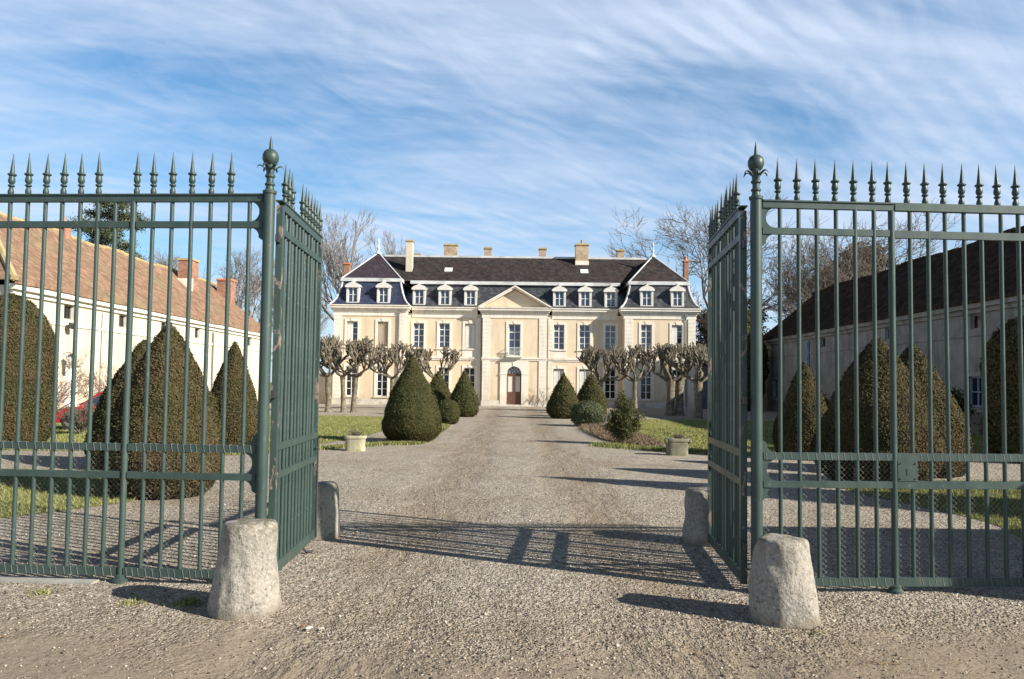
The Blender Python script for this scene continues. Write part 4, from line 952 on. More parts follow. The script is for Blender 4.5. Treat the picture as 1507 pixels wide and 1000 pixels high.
# main block walls, left and right of the centre bay
for s in (-1, 1):
    hl = [(s * x - W2, s * x + W2, *UPZ) for x in main_x] + [(s * x - W2, s * x + W2, *GZ) for x in main_x]
    mb = MB(); xa, xb = sorted((s * 2.42, s * 8.15)); wall_holes(mb, xa, xb, 0, CB, YM, hl)
    CL(mb, 'wall', M['stucco'])
    mb = MB(); hl = [(s * x - W2, s * x + W2, *UPZ) for x in pav_x] + [(s * x - W2, s * x + W2, *GZ) for x in pav_x]
    xa, xb = sorted((s * 8.15, s * 13.45)); wall_holes(mb, xa, xb, 0, CB, YP, hl)
    mb.add([(xa, YP, 0), (xa, 68, 0), (xa, 68, CB), (xa, YP, CB)], [(0, 1, 2, 3)]).add([(xb, YP, 0), (xb, 68, 0), (xb, 68, CB), (xb, YP, CB)], [(0, 1, 2, 3)])
    mb.add([(xa, 68, 0), (xb, 68, 0), (xb, 68, CB), (xa, 68, CB)], [(0, 1, 2, 3)])
    CL(mb, 'wall', M['stucco'])
CL(MB().add([(-8.15, 67, 0), (8.15, 67, 0), (8.15, 67, CB), (-8.15, 67, CB)], [(0, 1, 2, 3)]), 'wall', M['stucco'])
mb = MB(); wall_holes(mb, -2.42, 2.42, 0, CB, YC, [(-.44, .44, 3.80, 6.15), (-.55, .55, .12, 3.0)], .28)
mb.add([(-2.42, YC, 0), (-2.42, YM, 0), (-2.42, YM, CB), (-2.42, YC, CB)], [(0, 1, 2, 3)]).add([(2.42, YC, 0), (2.42, YM, 0), (2.42, YM, CB), (2.42, YC, CB)], [(0, 1, 2, 3)])
CL(mb, 'wall', M['stucco'])
# plinth
for s in (-1, 1):
    for u0, u1, yy_ in ((2.47, 8.10, YM), (8.10, 13.50, YP), (1.06, 2.47, YC)):
        a, b = sorted((s * u0, s * u1)); CL(MB().box(a, b, yy_ - .06, yy_ - .002, 0, .42), 'plinth', M['stone_grey'])
# string course and cornice
def cornice_run(x0, x1, y, mb, y_back=None):
    for z0, z1, pr in ((CB - .30, CB - .02, .05), (CB - .02, CB + .12, .10), (CB + .12, CB + .26, .20), (CB + .26, CB + .42, .32), (CB + .42, CT, .38)):
        mb.box(x0 - pr if x0 in (-13.45, 8.15, -2.42) else x0, x1 + pr if x1 in (13.45, -8.15, 2.42) else x1, y - pr, (y_back or y) + .02, z0, z1)
mb = MB(); cornice_run(-13.45, -8.15, YP, mb, 68); CL(mb, 'cornice', M['stone'])
mb = MB(); cornice_run(8.15, 13.45, YP, mb, 68); CL(mb, 'cornice', M['stone'])
mb = MB(); cornice_run(-7.76, -2.82, YM, mb); CL(mb, 'cornice', M['stone'])
mb = MB(); cornice_run(2.82, 7.76, YM, mb); CL(mb, 'cornice', M['stone'])
mb = MB(); cornice_run(-2.42, 2.42, YC, mb, YM); CL(mb, 'cornice', M['stone'])
for x0, x1, y in ((-13.50, -8.10, YP), (8.10, 13.50, YP), (-8.10, -2.47, YM), (2.47, 8.10, YM), (-2.47, 2.47, YC)):
    CL(MB().box(x0, x1, y - .06, y - .003, 3.40, 3.52).box(x0, x1, y - .11, y - .003, 3.52, 3.64), 'string_course', M['stone'])
# rusticated quoin strips
def quoin(xc, w, y, side=None):
    for za_, zb_ in ((.425, 3.395), (3.645, CB - .305)):
        n_ = round((zb_ - za_) / .30); st = (zb_ - za_) / n_; mb = MB().box(xc - w / 2 + .01, xc + w / 2 - .01, y - .038, y - .004, za_, zb_)
        for k in range(n_): mb.box(xc - w / 2, xc + w / 2, y - .055, y - .005, za_ + st * k + .012, za_ + st * (k + 1) - .012)
        CL(mb, 'quoin', M['stone'])
for s in (-1, 1):
    quoin(s * 13.17, .56, YP); quoin(s * 8.47, .60, YP); quoin(s * 2.12, .56, YC)
    quoin(s * 2.72, .36, YM)
# windows
def window_parts(parent, xc, zb, zt, w, y, rows, glass='glass', surround=True, apron=False, blind=None):
    o = (xc, y - 59, 0); hw = w / 2; fw = .045
    mb = MB(); yy = .15
    mb.box(-hw, -hw + fw, yy, yy + .05, zb, zt).box(hw - fw, hw, yy, yy + .05, zb, zt).box(-hw + fw, hw - fw, yy, yy + .05, zb, zb + .06).box(-hw + fw, hw - fw, yy, yy + .05, zt - fw, zt)
    mb.box(-.035, .035, yy - .01, yy + .05, zb + .06, zt - fw)
    H_ = (zt - zb)
    for r_ in range(1, rows):
        z = zb + H_ * r_ / rows; t_ = .018 if not (rows == 4 and r_ == 3) else .03
        mb.box(-hw + fw, -.036, yy + .008, yy + .042, z - t_, z + t_).box(.036, hw - fw, yy + .008, yy + .042, z - t_, z + t_)
    fr_ = mb.build('window', M['white'], parent, o)
    MB().add([(-hw + .01, yy + .03, zb + .01), (hw - .01, yy + .03, zb + .01), (hw - .01, yy + .03, zt - .01), (-hw + .01, yy + .03, zt - .01)], [(0, 1, 2, 3)]).build('pane', M[glass], fr_)
    if surround:
        sw = .17; mb = MB()
        mb.box(-hw - sw, -hw - .001, -.045, -.002, zb - .02, zt + .001).box(hw + .001, hw + sw, -.045, -.002, zb - .02, zt + .001).box(-hw - sw, hw + sw, -.045, -.002, zt + .001, zt + .17)
        mb.prism([(-.09, zt + .02), (.09, zt + .02), (.13, zt + .26), (-.13, zt + .26)], -.075, -.047, lambda u, v, d: (u, d, v))
        mb.box(-hw - sw - .03, hw + sw + .03, -.10, -.002, zb - .10, zb - .022)
        if apron: mb.box(-hw - sw, hw + sw, -.03, -.002, 3.66, zb - .102)
        mb.build('window_surround', M['stone'], fr_)
    if blind:
        for a, b, mt_, z0, z1 in blind:
            MB().box(a * hw + .01, b * hw - .01, yy - .045, yy - .02, z0, z1).build('shutter', M[mt_], fr_)
    return fr_
for s in (-1, 1):
    for i, x in enumerate(main_x):
        bl = None
        if s == -1 and i == 0: bl = [(-.9, .05, 'blind', 4.36, 6.10), (.12, .9, 'blind', 4.36, 6.10)]
        window_parts(ch, s * x, *UPZ, .8, YM, 4, apron=True, blind=bl)
        window_parts(ch, s * x, *GZ, .8, YM, 4, glass='glass_dark' if s == -1 or i == 2 else 'glass', blind=[(-.9, -.06, 'blind', 1.2, 2.72), (.06, .9, 'blind', 1.9, 2.72)] if s == 1 and i < 2 else None)
    for i, x in enumerate(pav_x):
        bl = None
        if s == -1 and i == 1: bl = [(-.92, -.05, 'blind', 4.36, 6.10)]
        if s == -1 and i == 0: bl = [(-.92, -.08, 'curtain', 4.36, 6.10), (.08, .92, 'curtain', 4.36, 6.10)]
        if s == 1 and i == 1: bl = [(-.92, -.10, 'blind', 4.36, 6.10)]
        window_parts(ch, s * x, *UPZ, .8, YP, 4, apron=True, blind=bl)
        window_parts(ch, s * x, *GZ, .8, YP, 4, glass='glass_dark')
fw_ = window_parts(ch, 0, 3.80, 6.15, .88, YC + .05, 4, surround=False)
mb = MB().box(-.64, -.441, -.045, -.002, 3.66, 6.151).box(.441, .64, -.045, -.002, 3.66, 6.151).box(-.64, .64, -.045, -.002, 6.151, 6.34).prism([(-.09, 6.18), (.09, 6.18), (.13, 6.42), (-.13, 6.42)], -.075, -.047, lambda u, v, d: (u, d, v))
mb.build('window_surround', M['stone'], fw_, (0, -.05, 0))
mb = MB(); zb = 3.72
mb.box(-.56, .56, -.38, -.34, zb + .62, zb + .66).box(-.56, .56, -.38, -.34, zb, zb + .04)
for k in range(13): x = -.54 + 1.08 * k / 12; mb.box(x - .008, x + .008, -.37, -.352, zb + .04, zb + .62)
for k in range(6):
    x = -.45 + .18 * k; pts = [(x + .06 * math.cos(t), -.36, zb + .32 + .12 * math.sin(t)) for t in [2 * math.pi * i / 10 for i in range(11)]]; mb.path(pts, .006, 5)
mb.box(-.56, -.54, -.34, -.0, zb + .62, zb + .66).box(.54, .56, -.34, -.0, zb + .62, zb + .66).box(-.6, .6, -.4, -.11, zb - .07, zb - .003)
mb.build('balcony_railing', M['verdigris'], ch, (0, YC - 59, 0))
# arched doorway: white surround with arch, brown doors, fanlight
mb = MB(); AR = .55; AZ = 2.42
def arch_pts(r, z, n=20): return [(r * math.cos(math.pi * k / n), z + r * math.sin(math.pi * k / n)) for k in range(n + 1)]
outer = [(-1.05, .02), (-1.05, 3.38), (1.05, 3.38), (1.05, .02)]
inner = [(AR, .02)] + arch_pts(AR, AZ) + [(-AR, .02)]
# build surround as two halves around the arch
half = [(1.05, .02), (1.05, 3.38), (0, 3.38)] + [(x, z) for x, z in reversed(arch_pts(AR, AZ)) if x >= -1e-6][0:] + [(AR, .02)]
mb.prism(half, -.09, -.003, lambda u, v, d: (u, d, v)); mb.prism([(-u, v) for u, v in half], -.09, -.003, lambda u, v, d: (u, d, v))
for k in range(21):
    if k % 2: continue
mb.prism([(-.09, AZ + AR + .02), (.09, AZ + AR + .02), (.13, 3.36), (-.13, 3.36)], -.13, -.091, lambda u, v, d: (u, d, v))
mb.box(-1.10, -.57, -.12, -.091, AZ - .06, AZ + .02).box(.57, 1.10, -.12, -.091, AZ - .06, AZ + .02)
mb.build('doorway_surround', M['stone'], ch, (0, YC - 59, 0))
dr0 = MB()
for s in (-1, 1):
    a, b = sorted((s * .012, s * .54))
    dr0.box(a, a + .09, .12, .18, .14, 2.36).box(b - .09, b, .12, .18, .14, 2.36).box(a + .09, b - .09, .12, .18, .14, .28).box(a + .09, b - .09, .12, .18, 2.24, 2.36)
    dr0.box(a + .09, b - .09, .13, .17, .28, .95).box(a + .09, b - .09, .12, .18, .95, 1.07).box(a + .13, b - .13, .115, .13, .36, .87)
dr0.box(-.545, .545, .10, .19, 2.362, 2.44)
door = dr0.build('door', M['door_brown'], ch, (0, YC - 59, 0))
MB().box(-.46, -.095, .145, .155, 1.07, 2.24).box(.095, .46, .145, .155, 1.07, 2.24).build('pane', M['blind'], door)
MB().lathe((.05, .10, 1.05), [(.005, -.03), (.02, -.02), (.02, .02), (.005, .03)], 8).build('handle', M['chrome'], door)
mb = MB(); mb.prism([(AR - .02, AZ + .02)] + arch_pts(AR - .02, AZ + .02)[1:], .19, .20, lambda u, v, d: (u, d, v))
fan = mb.build('fanlight', M['glass'], door)
mb = MB()
for k in range(1, 6):
    a = math.pi * k / 6; mb.tube((.12 * math.cos(a), .17, AZ + .03 + .12 * math.sin(a)), (.52 * math.cos(a), .17, AZ + .03 + .52 * math.sin(a)), .012, n=6)
for r_ in (.14, .34, .515): mb.path([(x, .17, z + .02) for x, z in arch_pts(r_, AZ)], .012, 6)
mb.build('fanlight_tracery', M['white'], door)
CL(MB().box(-1.5, 1.5, YC - 1.0, YC - .02, 0, .06).box(-1.25, 1.25, YC - .7, YC - .02, .06, .12), 'door_step', M['stone_grey'])
# pediment
mb = MB(); e = 2.80; za, zp = CT + .002, 9.05
tri = [(-e, za), (e, za), (0, zp)]
mb.prism([(-e + .45, za + .06), (e - .45, za + .06), (0, zp - .30)], YC + .04, YC + .3, lambda u, v, d: (u, d, v)); CL(mb, 'pediment', M['stucco'])
mb = MB(); sl_ = (zp - za) / e
for s in (-1, 1):
    for t0, t1, pr in ((0.0, .12, .44), (.12, .24, .30)):
        p = [(s * (e + .02), za - t0 + .02), (0, zp - t0), (0, zp - t1), (s * (e + .02 - (t1 - t0) / sl_) , za - t0 + .02)]
        mb.prism(p, YC - pr, YC + .35, lambda u, v, d: (u, d, v))
CL(mb, 'pediment_cornice', M['stone'])
mb = MB()
for s in (-1, 1): mb.add([(s * (e + .05), YC - .45, za + .05), (0, YC - .45, zp + .04), (0, 61.2, zp + .04), (s * (e + .05), 60.0, za + .05)], [(0, 1, 2, 3)])
CL(mb, 'pediment_roof', M['slate'])
# mansard roofs
PROF = [(-.30, CT + .03), (-.12, CT + .16), (.10, CT + .50), (.27, CT + .95), (.40, CT + 1.45), (.48, BRK)]
def pav_roof(s):
    x0, x1 = sorted((s * 8.15, s * 13.45)); y0, y1 = YP, 68.0
    rings = [[(x0 + i_, y0 + i_, z), (x1 - i_, y0 + i_, z), (x1 - i_, y1 - i_, z), (x0 + i_, y1 - i_, z)] for i_, z in PROF]
    mb = MB(); mb.add([p for r_ in rings for p in r_], [(j*4 + k, j*4 + (k+1) % 4, (j+1)*4 + (k+1) % 4, (j+1)*4 + k) for j in range(len(rings)-1) for k in range(4)])
    CL(mb, 'mansard_roof', M['slate_blue' if s < 0 else 'slate'])
    i_ = .42; xm = (x0 + x1) / 2; zt = 11.85; z0 = BRK + .12
    c = [(x0 + i_, y0 + i_, z0), (x1 - i_, y0 + i_, z0), (x1 - i_, y1 - i_, z0), (x0 + i_, y1 - i_, z0), (xm, 61.1, zt), (xm, 65, zt)]
    CL(MB().add(c, [(0, 1, 4), (1, 2, 5, 4), (2, 3, 5), (3, 0, 4, 5)]), 'upper_roof', M['tile_plum' if s < 0 else 'tile_dark'])
    mb = MB()
    a, b = x0 + .40, x1 - .40
    mb.box(a - .06, b + .06, y0 + .34, y0 + .42, BRK - .10, BRK + .16)
    mb.box(a - .06, a + .02, y0 + .42, y1 - .4, BRK - .10, BRK + .16).box(b - .02, b + .06, y0 + .42, y1 - .4, BRK - .10, BRK + .16)
    for cx, sx in ((x0, 1), (x1, -1)):
        pts = [(cx + sx * i2, y0 + i2, z) for i2, z in PROF]; mb.path(pts, .075, 8)
        mb.path([(cx + sx * .42, y0 + .42, BRK + .14), (xm, 61.1, zt)], .055, 8)
    CL(mb, 'lead_flashing', M['lead'])
    fm = MB().lathe((xm, 61.1, zt - .1), [(.26, 0), (.22, .10), (.10, .22), (.07, .35), (.12, .45), (.09, .55), (.05, .62), (.04, .80), (.09, .90), (.10, .98), (.06, 1.08), (.035, 1.12), (.03, 1.2), (.01, 1.3)], 12)
    CL(fm, 'roof_finial', M['verdigris' if s < 0 else 'lead'], smooth=True)
pav_roof(-1); pav_roof(1)
mb = MB(); rg = [[(-7.8, YM + i_, z), (7.8, YM + i_, z)] for i_, z in PROF]
mb.add([p for r_ in rg for p in r_], [(2*j, 2*j + 1, 2*j + 3, 2*j + 2) for j in range(len(rg) - 1)])
rg = [[(-7.8, 67 - i_, z), (7.8, 67 - i_, z)] for i_, z in PROF]
mb.add([p for r_ in rg for p in r_], [(2*j, 2*j + 1, 2*j + 3, 2*j + 2) for j in range(len(rg) - 1)])
CL(mb, 'mansard_roof', M['slate'])
CL(MB().add([(-10.6, YM + .36, BRK + .10), (10.6, YM + .36, BRK + .10), (10.7, 63, RDG), (-10.7, 63, RDG), (-10.6, 66.6, BRK + .1), (10.6, 66.6, BRK + .1)], [(0, 1, 2, 3), (3, 2, 5, 4)]), 'upper_roof', M['tile_dark'])
CL(MB().box(-8.0, 8.0, YM + .28, YM + .40, BRK - .12, BRK + .13), 'lead_flashing', M['lead'])
CL(MB().prism([(62.86, RDG - .06), (62.86, RDG + .10), (63.14, RDG + .10), (63.14, RDG - .06)], -10.6, 10.6, lambda u, v, d: (d, u, v)), 'ridge_cap', M['lead'])
# dormers
def dormer(xc, y, glass='glass'):
    o = (xc, y - 59.15, 0); hw = .40; z0, z1 = 7.50, 8.76
    mb = MB()
    mb.box(-.52, -.36, 0, .9, z0, z1).box(.36, .52, 0, .9, z0, z1).box(-.36, .36, 0, .9, z0, z0 + .12).box(-.36, .36, 0, .9, z1 - .04, z1)
    mb.box(-.56, .56, -.07, .02, z0 - .05, z0 - .001)
    # curved pediment rising to a point
    top = [(-.62, z1), (-.62, z1 + .05), (-.50, z1 + .17), (-.34, z1 + .25), (-.16, z1 + .30), (-.09, z1 + .36), (0, z1 + .54), (.09, z1 + .36), (.16, z1 + .30), (.34, z1 + .25), (.50, z1 + .17), (.62, z1 + .05), (.62, z1)]
    mb.prism(top, -.08, 1.1, lambda u, v, d: (u, d, v))
    mb.prism([(-.62, z1 - .001), (-.62, z1 - .05), (-.53, z1 - .07), (.53, z1 - .07), (.62, z1 - .05), (.62, z1 - .001)], -.11, .0, lambda u, v, d: (u, d, v))
    d_ = mb.build('dormer', M['white_stone'], ch, o)
    zb, zt = z0 + .12, z1 - .04; mb = MB(); yy = .08
    mb.box(-.36, -.32, yy, yy + .04, zb, zt).box(.32, .36, yy, yy + .04, zb, zt).box(-.03, .03, yy - .01, yy + .04, zb, zt).box(-.32, .32, yy + .002, yy + .038, zb, zb + .05).box(-.32, .32, yy + .002, yy + .038, zt - .04, zt)
    zm = (zb + zt) / 2; mb.box(-.32, -.03, yy + .005, yy + .035, zm - .018, zm + .018).box(.03, .32, yy + .005, yy + .035, zm - .018, zm + .018)
    mb.build('window_frame', M['white'], d_)
    MB().add([(-.355, yy + .03, zb), (.355, yy + .03, zb), (.355, yy + .03, zt), (-.355, yy + .03, zt)], [(0, 1, 2, 3)]).build('pane', M[glass], d_)
    for q_ in [d_] + [k_ for k_ in col.objects if k_.parent == d_]: q_.data.transform(Matrix.Diagonal((.93, 1, 1, 1)))
    return d_
for s in (-1, 1):
    for x in main_x: dormer(s * x, YM + .02)
    for x in pav_x: dormer(s * x, YP + .02)
# chimneys
def chimney(parent_fn, x, y, w, d, z0, z1, mat, capm='cap', pots=0, flash=True, name='chimney'):
    mb = MB().box(x - w/2, x + w/2, y - d/2, y + d/2, z0, z1 - .14); c_ = parent_fn(mb, name, mat)
    mb = MB().box(x - w/2 - .06, x + w/2 + .06, y - d/2 - .06, y + d/2 + .06, z1 - .14, z1 - .04).box(x - w/2 - .02, x + w/2 + .02, y - d/2 - .02, y + d/2 + .02, z1 - .04, z1)
    parent_fn(mb, 'chimney_cap', M[capm], parent=c_)
    if pots:
        mb = MB()
        for k in range(pots): mb.lathe((x + (k - (pots - 1) / 2) * .3, y, z1), [(.11, 0), (.09, .1), (.085, .3), (.10, .33)], 10)
        parent_fn(mb, 'chimney_pot', M['terracotta'], parent=c_, smooth=True)
    return c_
K = lambda px, Y: (px - 757) * Y / 1150.0
chimney(CL, K(600, 61), 61.0, .50, .60, 10.2, 12.85, M['stucco_pale'], pots=0)
chimney(CL, K(612, 65), 65, .50, .6, 11, 12.45, M['brick_pale'])
chimney(CL, K(661, 64), 64, 1.10, .6, 11.2, 13.1, M['brick_pale'])
chimney(CL, K(716, 65), 65, .60, .6, 11.2, 13.05, M['brick_pale'])
chimney(CL, K(797, 65), 65, .56, .6, 11.2, 13.05, M['brick_pale'])
cc = chimney(CL, K(855, 62.4), 62.4, 1.02, .7, 11.2, 12.95, M['brick_pale'], pots=1)
CL(MB().box(K(855, 62.4) - .54, K(855, 62.4) + .54, 62.0, 62.9, 11.2, 11.55), 'chimney_base', M['stone'], parent=cc)
chimney(CL, K(912, 65), 65, .56, .6, 11.2, 13.0, M['brick_pale'])
chimney(CL, K(1009, 64), 64, .36, .6, 9.8, 12.0, M['brick'], 'terracotta', pots=1)
chimney(CL, K(508, 64), 64, .42, .5, 9.8, 11.45, M['brick'], 'terracotta')
for px, Y in ((658, 61), (859, 61)):
    x = K(px, Y); f_ = (Y - YM - .36) / (63 - YM - .36); z = BRK + .10 + f_ * (RDG - BRK - .10)
    CL(MB().add([(x - .3, Y - .22, z - .09), (x + .3, Y - .22, z - .09), (x + .3, Y + .22, z + .22), (x - .3, Y + .22, z + .22), (x - .3, Y - .22, z - .3), (x + .3, Y - .22, z - .3), (x + .3, Y + .22, z - .1), (x - .3, Y + .22, z - .1)],
        [(0, 1, 2, 3), (0, 4, 5, 1), (1, 5, 6, 2), (2, 6, 7, 3), (3, 7, 4, 0)]), 'skylight', M['white'])
# rain pipes
for x, y in ((-2.50, YC + .12), (2.50, YC + .12), (-8.62, YP - .09), (12.72, YP - .09)):
    CL(MB().tube((x, y, .1), (x, y, CB - .05), .045, n=8).box(x - .1, x + .1, y - .08, y + .08, CB - .12, CB + .06), 'downpipe', M['zinc'], smooth=False)

# ------------------------------------------------------------------ outbuildings
def outbuilding(s, label, y0, y1, wallm, roofm, hip_near):
    X0, XR, ZE, ZR = 18.0, 22.0, 4.95, 8.62
    root = thing('outbuilding', label, 'building', (s * X0, y0, 0), 'long outbuildings on both sides of the court')
    def B(mb, name, mat, smooth=False, parent=None):
        mb.v = [(x * s - s * X0, y - y0, z) for x, y, z in mb.v]; return mb.build(name, mat, parent or root, smooth=smooth)
    # inner wall in the plane x = X0 with real openings, other walls plain
    ups = [31.4, 35.75, 40.0, 44.2, 48.7, 53.0] if s < 0 else [30.5, 37.6, 45.6, 53.0]
    los = [37.6, 44.2, 49.5] if s < 0 else [30.6, 41.5, 48.0, 53.8]
    doors = [31.9, 41.2] if s < 0 else [35.2]
    holes = [(u - .35, u + .35, 4.0, 4.58) for u in ups] + [(u - .5, u + .5, .95, 2.15) for u in los] + [(u - .55, u + .55, 0.02, 2.15) for u in doors]
    mb = MB(); wall_holes(mb, y0, y1, 0, ZE, 0, holes, .25); mb.v = [(X0 + y, x, z) for x, y, z in mb.v]
    XB = 2 * XR - X0
    mb.add([(XB, y0, 0), (XB, y1, 0), (XB, y1, ZE), (XB, y0, ZE)], [(0, 1, 2, 3)])
    for y in (y0, y1):
        mb.add([(X0, y, 0), (XB, y, 0), (XB, y, ZE), (X0, y, ZE)], [(0, 1, 2, 3)])
    if not hip_near: mb.add([(X0, y0, ZE), (XB, y0, ZE), (XR, y0, ZR - .1)], [(0, 1, 2)])
    mb.add([(X0, y1, ZE), (XB, y1, ZE), (XR, y1, ZR - .1)], [(0, 1, 2)])
    B(mb, 'wall', wallm)
    # cove cornice and string course
    trim = M['stone'] if s < 0 else M['plaster_old']
    B(MB().box(X0 - .10, X0 - .002, y0 - .1, y1, ZE - .34, ZE - .16).box(X0 - .24, X0 - .002, y0 - .2, y1, ZE - .16, ZE + .04), 'cornice', trim)
    B(MB().box(X0 - .05, X0 - .002, y0, y1, 3.72, 3.84), 'string_course', trim)
    # roof: slightly sagging, with thickness
    n = 60; V = []; ys = np.linspace(y0 - .35, y1 + .2, n)
    hipx = 4.3 if hip_near else 0
    g = random.Random(4 + s)
    sag = [0.06 * math.sin(i * .5 + s) + g.uniform(-.03, .03) for i in range(n)]
    mb = MB(); ex = X0 - .30; ez = ZE + .15
    row = []
    for i, y in enumerate(ys):
        t_ = 1.0 if not hip_near else min(1.0, (y - ys[0]) / hipx)
        rx = ex + (XR - ex) * t_; rz = ez + (ZR - ez) * t_
        pts = [(ex + (rx - ex) * k / 4, y, ez + (rz - ez) * k / 4 - .10 * math.sin(math.pi * k / 4) * (.5 if t_ == 1 else 0) + (sag[i] if k else sag[i] * .3)) for k in range(5)]
        row.append(pts)
    vs = [p for r_ in row for p in r_]; fs = [(i*5 + k, i*5 + k + 1, (i+1)*5 + k + 1, (i+1)*5 + k) for i in range(n - 1) for k in range(4)]
    mb.add(vs, fs); mb.add([(x, y, z - .12) for x, y, z in vs], [tuple(reversed(f)) for f in fs])
    mb.add([v_ for r_ in row for v_ in (r_[0], (r_[0][0], r_[0][1], r_[0][2] - .12))], [(2*i, 2*i + 1, 2*i + 3, 2*i + 2) for i in range(n - 1)])
    bx = 2 * XR - ex
    mb.add([(XR, ys[0] + hipx, ZR), (bx, ys[0], ez), (bx, ys[-1], ez), (XR, ys[-1], ZR)], [(0, 1, 2, 3)])
    if hip_near: mb.add([(ex, ys[0], ez), (bx, ys[0], ez), (XR, ys[0] + hipx, ZR)], [(0, 1, 2)])
    rf = B(mb, 'roof', roofm)
    mb = MB(); hy = ys[0] + hipx
    y = hy
    while y < ys[-1] - .1:
        i = int((y - ys[0]) / (ys[-1] - ys[0]) * (n - 1)); z = ZR + sag[min(i, n - 1)]
        mb.tube((XR, y, z), (XR, y + .42, z), .13, .11, 8); y += .40
    if hip_near: mb.path([(ex + .05, ys[0] + .05, ez + .05), (XR, hy, ZR + .03)], .13, 8)
    B(mb, 'ridge_tiles', M['cap'] if s < 0 else M['tile_brown'], parent=rf)
    # openings
    for u in ups:
        w_ = MB().box(X0 + .10, X0 + .14, u - .35, u - .29, 4.0, 4.58).box(X0 + .10, X0 + .14, u + .29, u + .35, 4.0, 4.58).box(X0 + .10, X0 + .14, u - .29, u + .29, 4.0, 4.05).box(X0 + .10, X0 + .14, u - .29, u + .29, 4.53, 4.58)
        w_ = B(w_, 'attic_window', M['shutter_grey'])
        B(MB().box(X0 + .15, X0 + .17, u - .33, u + .33, 4.02, 4.56), 'pane', M['glass_dark'], parent=w_)
    for u in los:
        mt_ = 'white' if s < 0 else 'door_blue'
        w_ = MB()
        for a, b in ((-.5, -.43), (.43, .5), (-.035, .035)): w_.box(X0 + .12, X0 + .17, u + a, u + b, .95, 2.15)
        for a, b in ((.95, 1.03), (1.52, 1.57), (2.08, 2.15)): w_.box(X0 + .122, X0 + .168, u - .43, u + .43, a, b)
        w_ = B(w_, 'window', M[mt_])
        B(MB().box(X0 + .18, X0 + .20, u - .48, u + .48, .97, 2.13), 'pane', M['glass_dark'], parent=w_)
        B(MB().box(X0 - .04, X0 - .002, u - .66, u - .502, .85, 2.3).box(X0 - .04, X0 - .002, u + .502, u + .66, .85, 2.3).box(X0 - .04, X0 - .002, u - .502, u + .502, 2.152, 2.3).box(X0 - .09, X0 - .002, u - .7, u + .7, .76, .85), 'window_surround', M['stone'] if s < 0 else M['shutter_grey'], parent=w_)
    for u in doors:
        d_ = B(MB().box(X0 + .12, X0 + .17, u - .55, u + .55, .02, 2.15).box(X0 + .10, X0 + .119, u - .45, u + .45, .2, 1.0).box(X0 + .10, X0 + .119, u - .45, u + .45, 1.15, 2.0), 'door', M['white'] if s < 0 else M['door_blue'])
        B(MB().box(X0 + .06, X0 + .099, u + .40, u + .46, 1.03, 1.09), 'handle', M['iron'], parent=d_)
    return root, B
ol, BL = outbuilding(-1, 'long pale outbuilding with sunlit orange tiled roof on the left', 27.8, 56.5, M['stucco_pale'], M['tile_old'], True)
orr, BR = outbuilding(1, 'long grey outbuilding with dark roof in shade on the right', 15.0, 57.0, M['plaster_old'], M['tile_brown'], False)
# chimneys of the left outbuilding, pipes
def chim(B, x, y, w, d, z0, z1, mat, capm, pots=0): return chimney(B, x, y, w, d, z0, z1, mat, capm, pots)
chim(BL, 22.0, 37.6, .5, .5, 8.3, 9.15, M['brick'], 'cap', 1)
chim(BL, 20.9, 49.6, .9, 1.0, 7.0, 9.35, M['brick'], 'cap')
chim(BL, 20.6, 55.4, 1.0, .9, 6.6, 8.85, M['brick'], 'terracotta')
BL(MB().box(20.2, 21.6, 48.6, 48.7, 7.2, 8.0), 'roof_flashing', M['stone'])
BL(MB().tube((17.93, 46.4, .1), (17.93, 46.4, 4.5), .05, n=8), 'downpipe', M['zinc'])
BL(MB().tube((17.93, 33.9, .1), (17.93, 33.9, 4.5), .04, n=8), 'downpipe', M['stone_grey'])
# loft door on the right outbuilding
ld = BR(MB().box(17.90, 17.96, 47.6, 48.3, 2.9, 4.5).box(17.86, 17.899, 47.7, 48.2, 3.0, 3.6).box(17.86, 17.899, 47.7, 48.2, 3.75, 4.4), 'loft_door', M['door_blue'])
# wall lantern and floodlight on the left outbuilding
wl = thing('wall_lantern', 'four-sided glass wall lantern beside the white door of the left outbuilding', 'lantern', (-17.95, 31.0, 2.55))
MB().path([(0, 0, .05), (.18, 0, .12), (.32, 0, .10), (.36, 0, .02)], .014, 6).build('bracket', M['iron'], wl)
mb = MB().box(.22, .50, -.14, .14, -.06, -.03).box(.25, .47, -.11, .11, -.52, -.50)
for a in (-1, 1):
    for b in (-1, 1): mb.tube((.36 + a * .13, b * .13, -.06), (.36 + a * .09, b * .09, -.51), .009, n=5)
mb.lathe((.36, 0, -.03), [(.20, 0), (.10, .07), (.03, .10)], 4); mb.build('lantern_frame', M['iron'], wl)
MB().lathe((.36, 0, -.50), [(.10, 0), (.15, .43)], 4).build('lantern_glass', M['lamp_glass'], wl)
fl = thing('floodlight', 'small dark floodlight high on the left outbuilding wall', 'floodlight', (-17.95, 31.2, 3.75))
MB().box(0, .16, -.02, .02, -.02, .02).build('arm', M['iron'], fl)
MB().prism([(.10, -.10), (.30, -.16), (.34, .02), (.16, .12)], -.14, .14, lambda u, v, d: (u, d, v)).build('housing', M['iron'], fl)
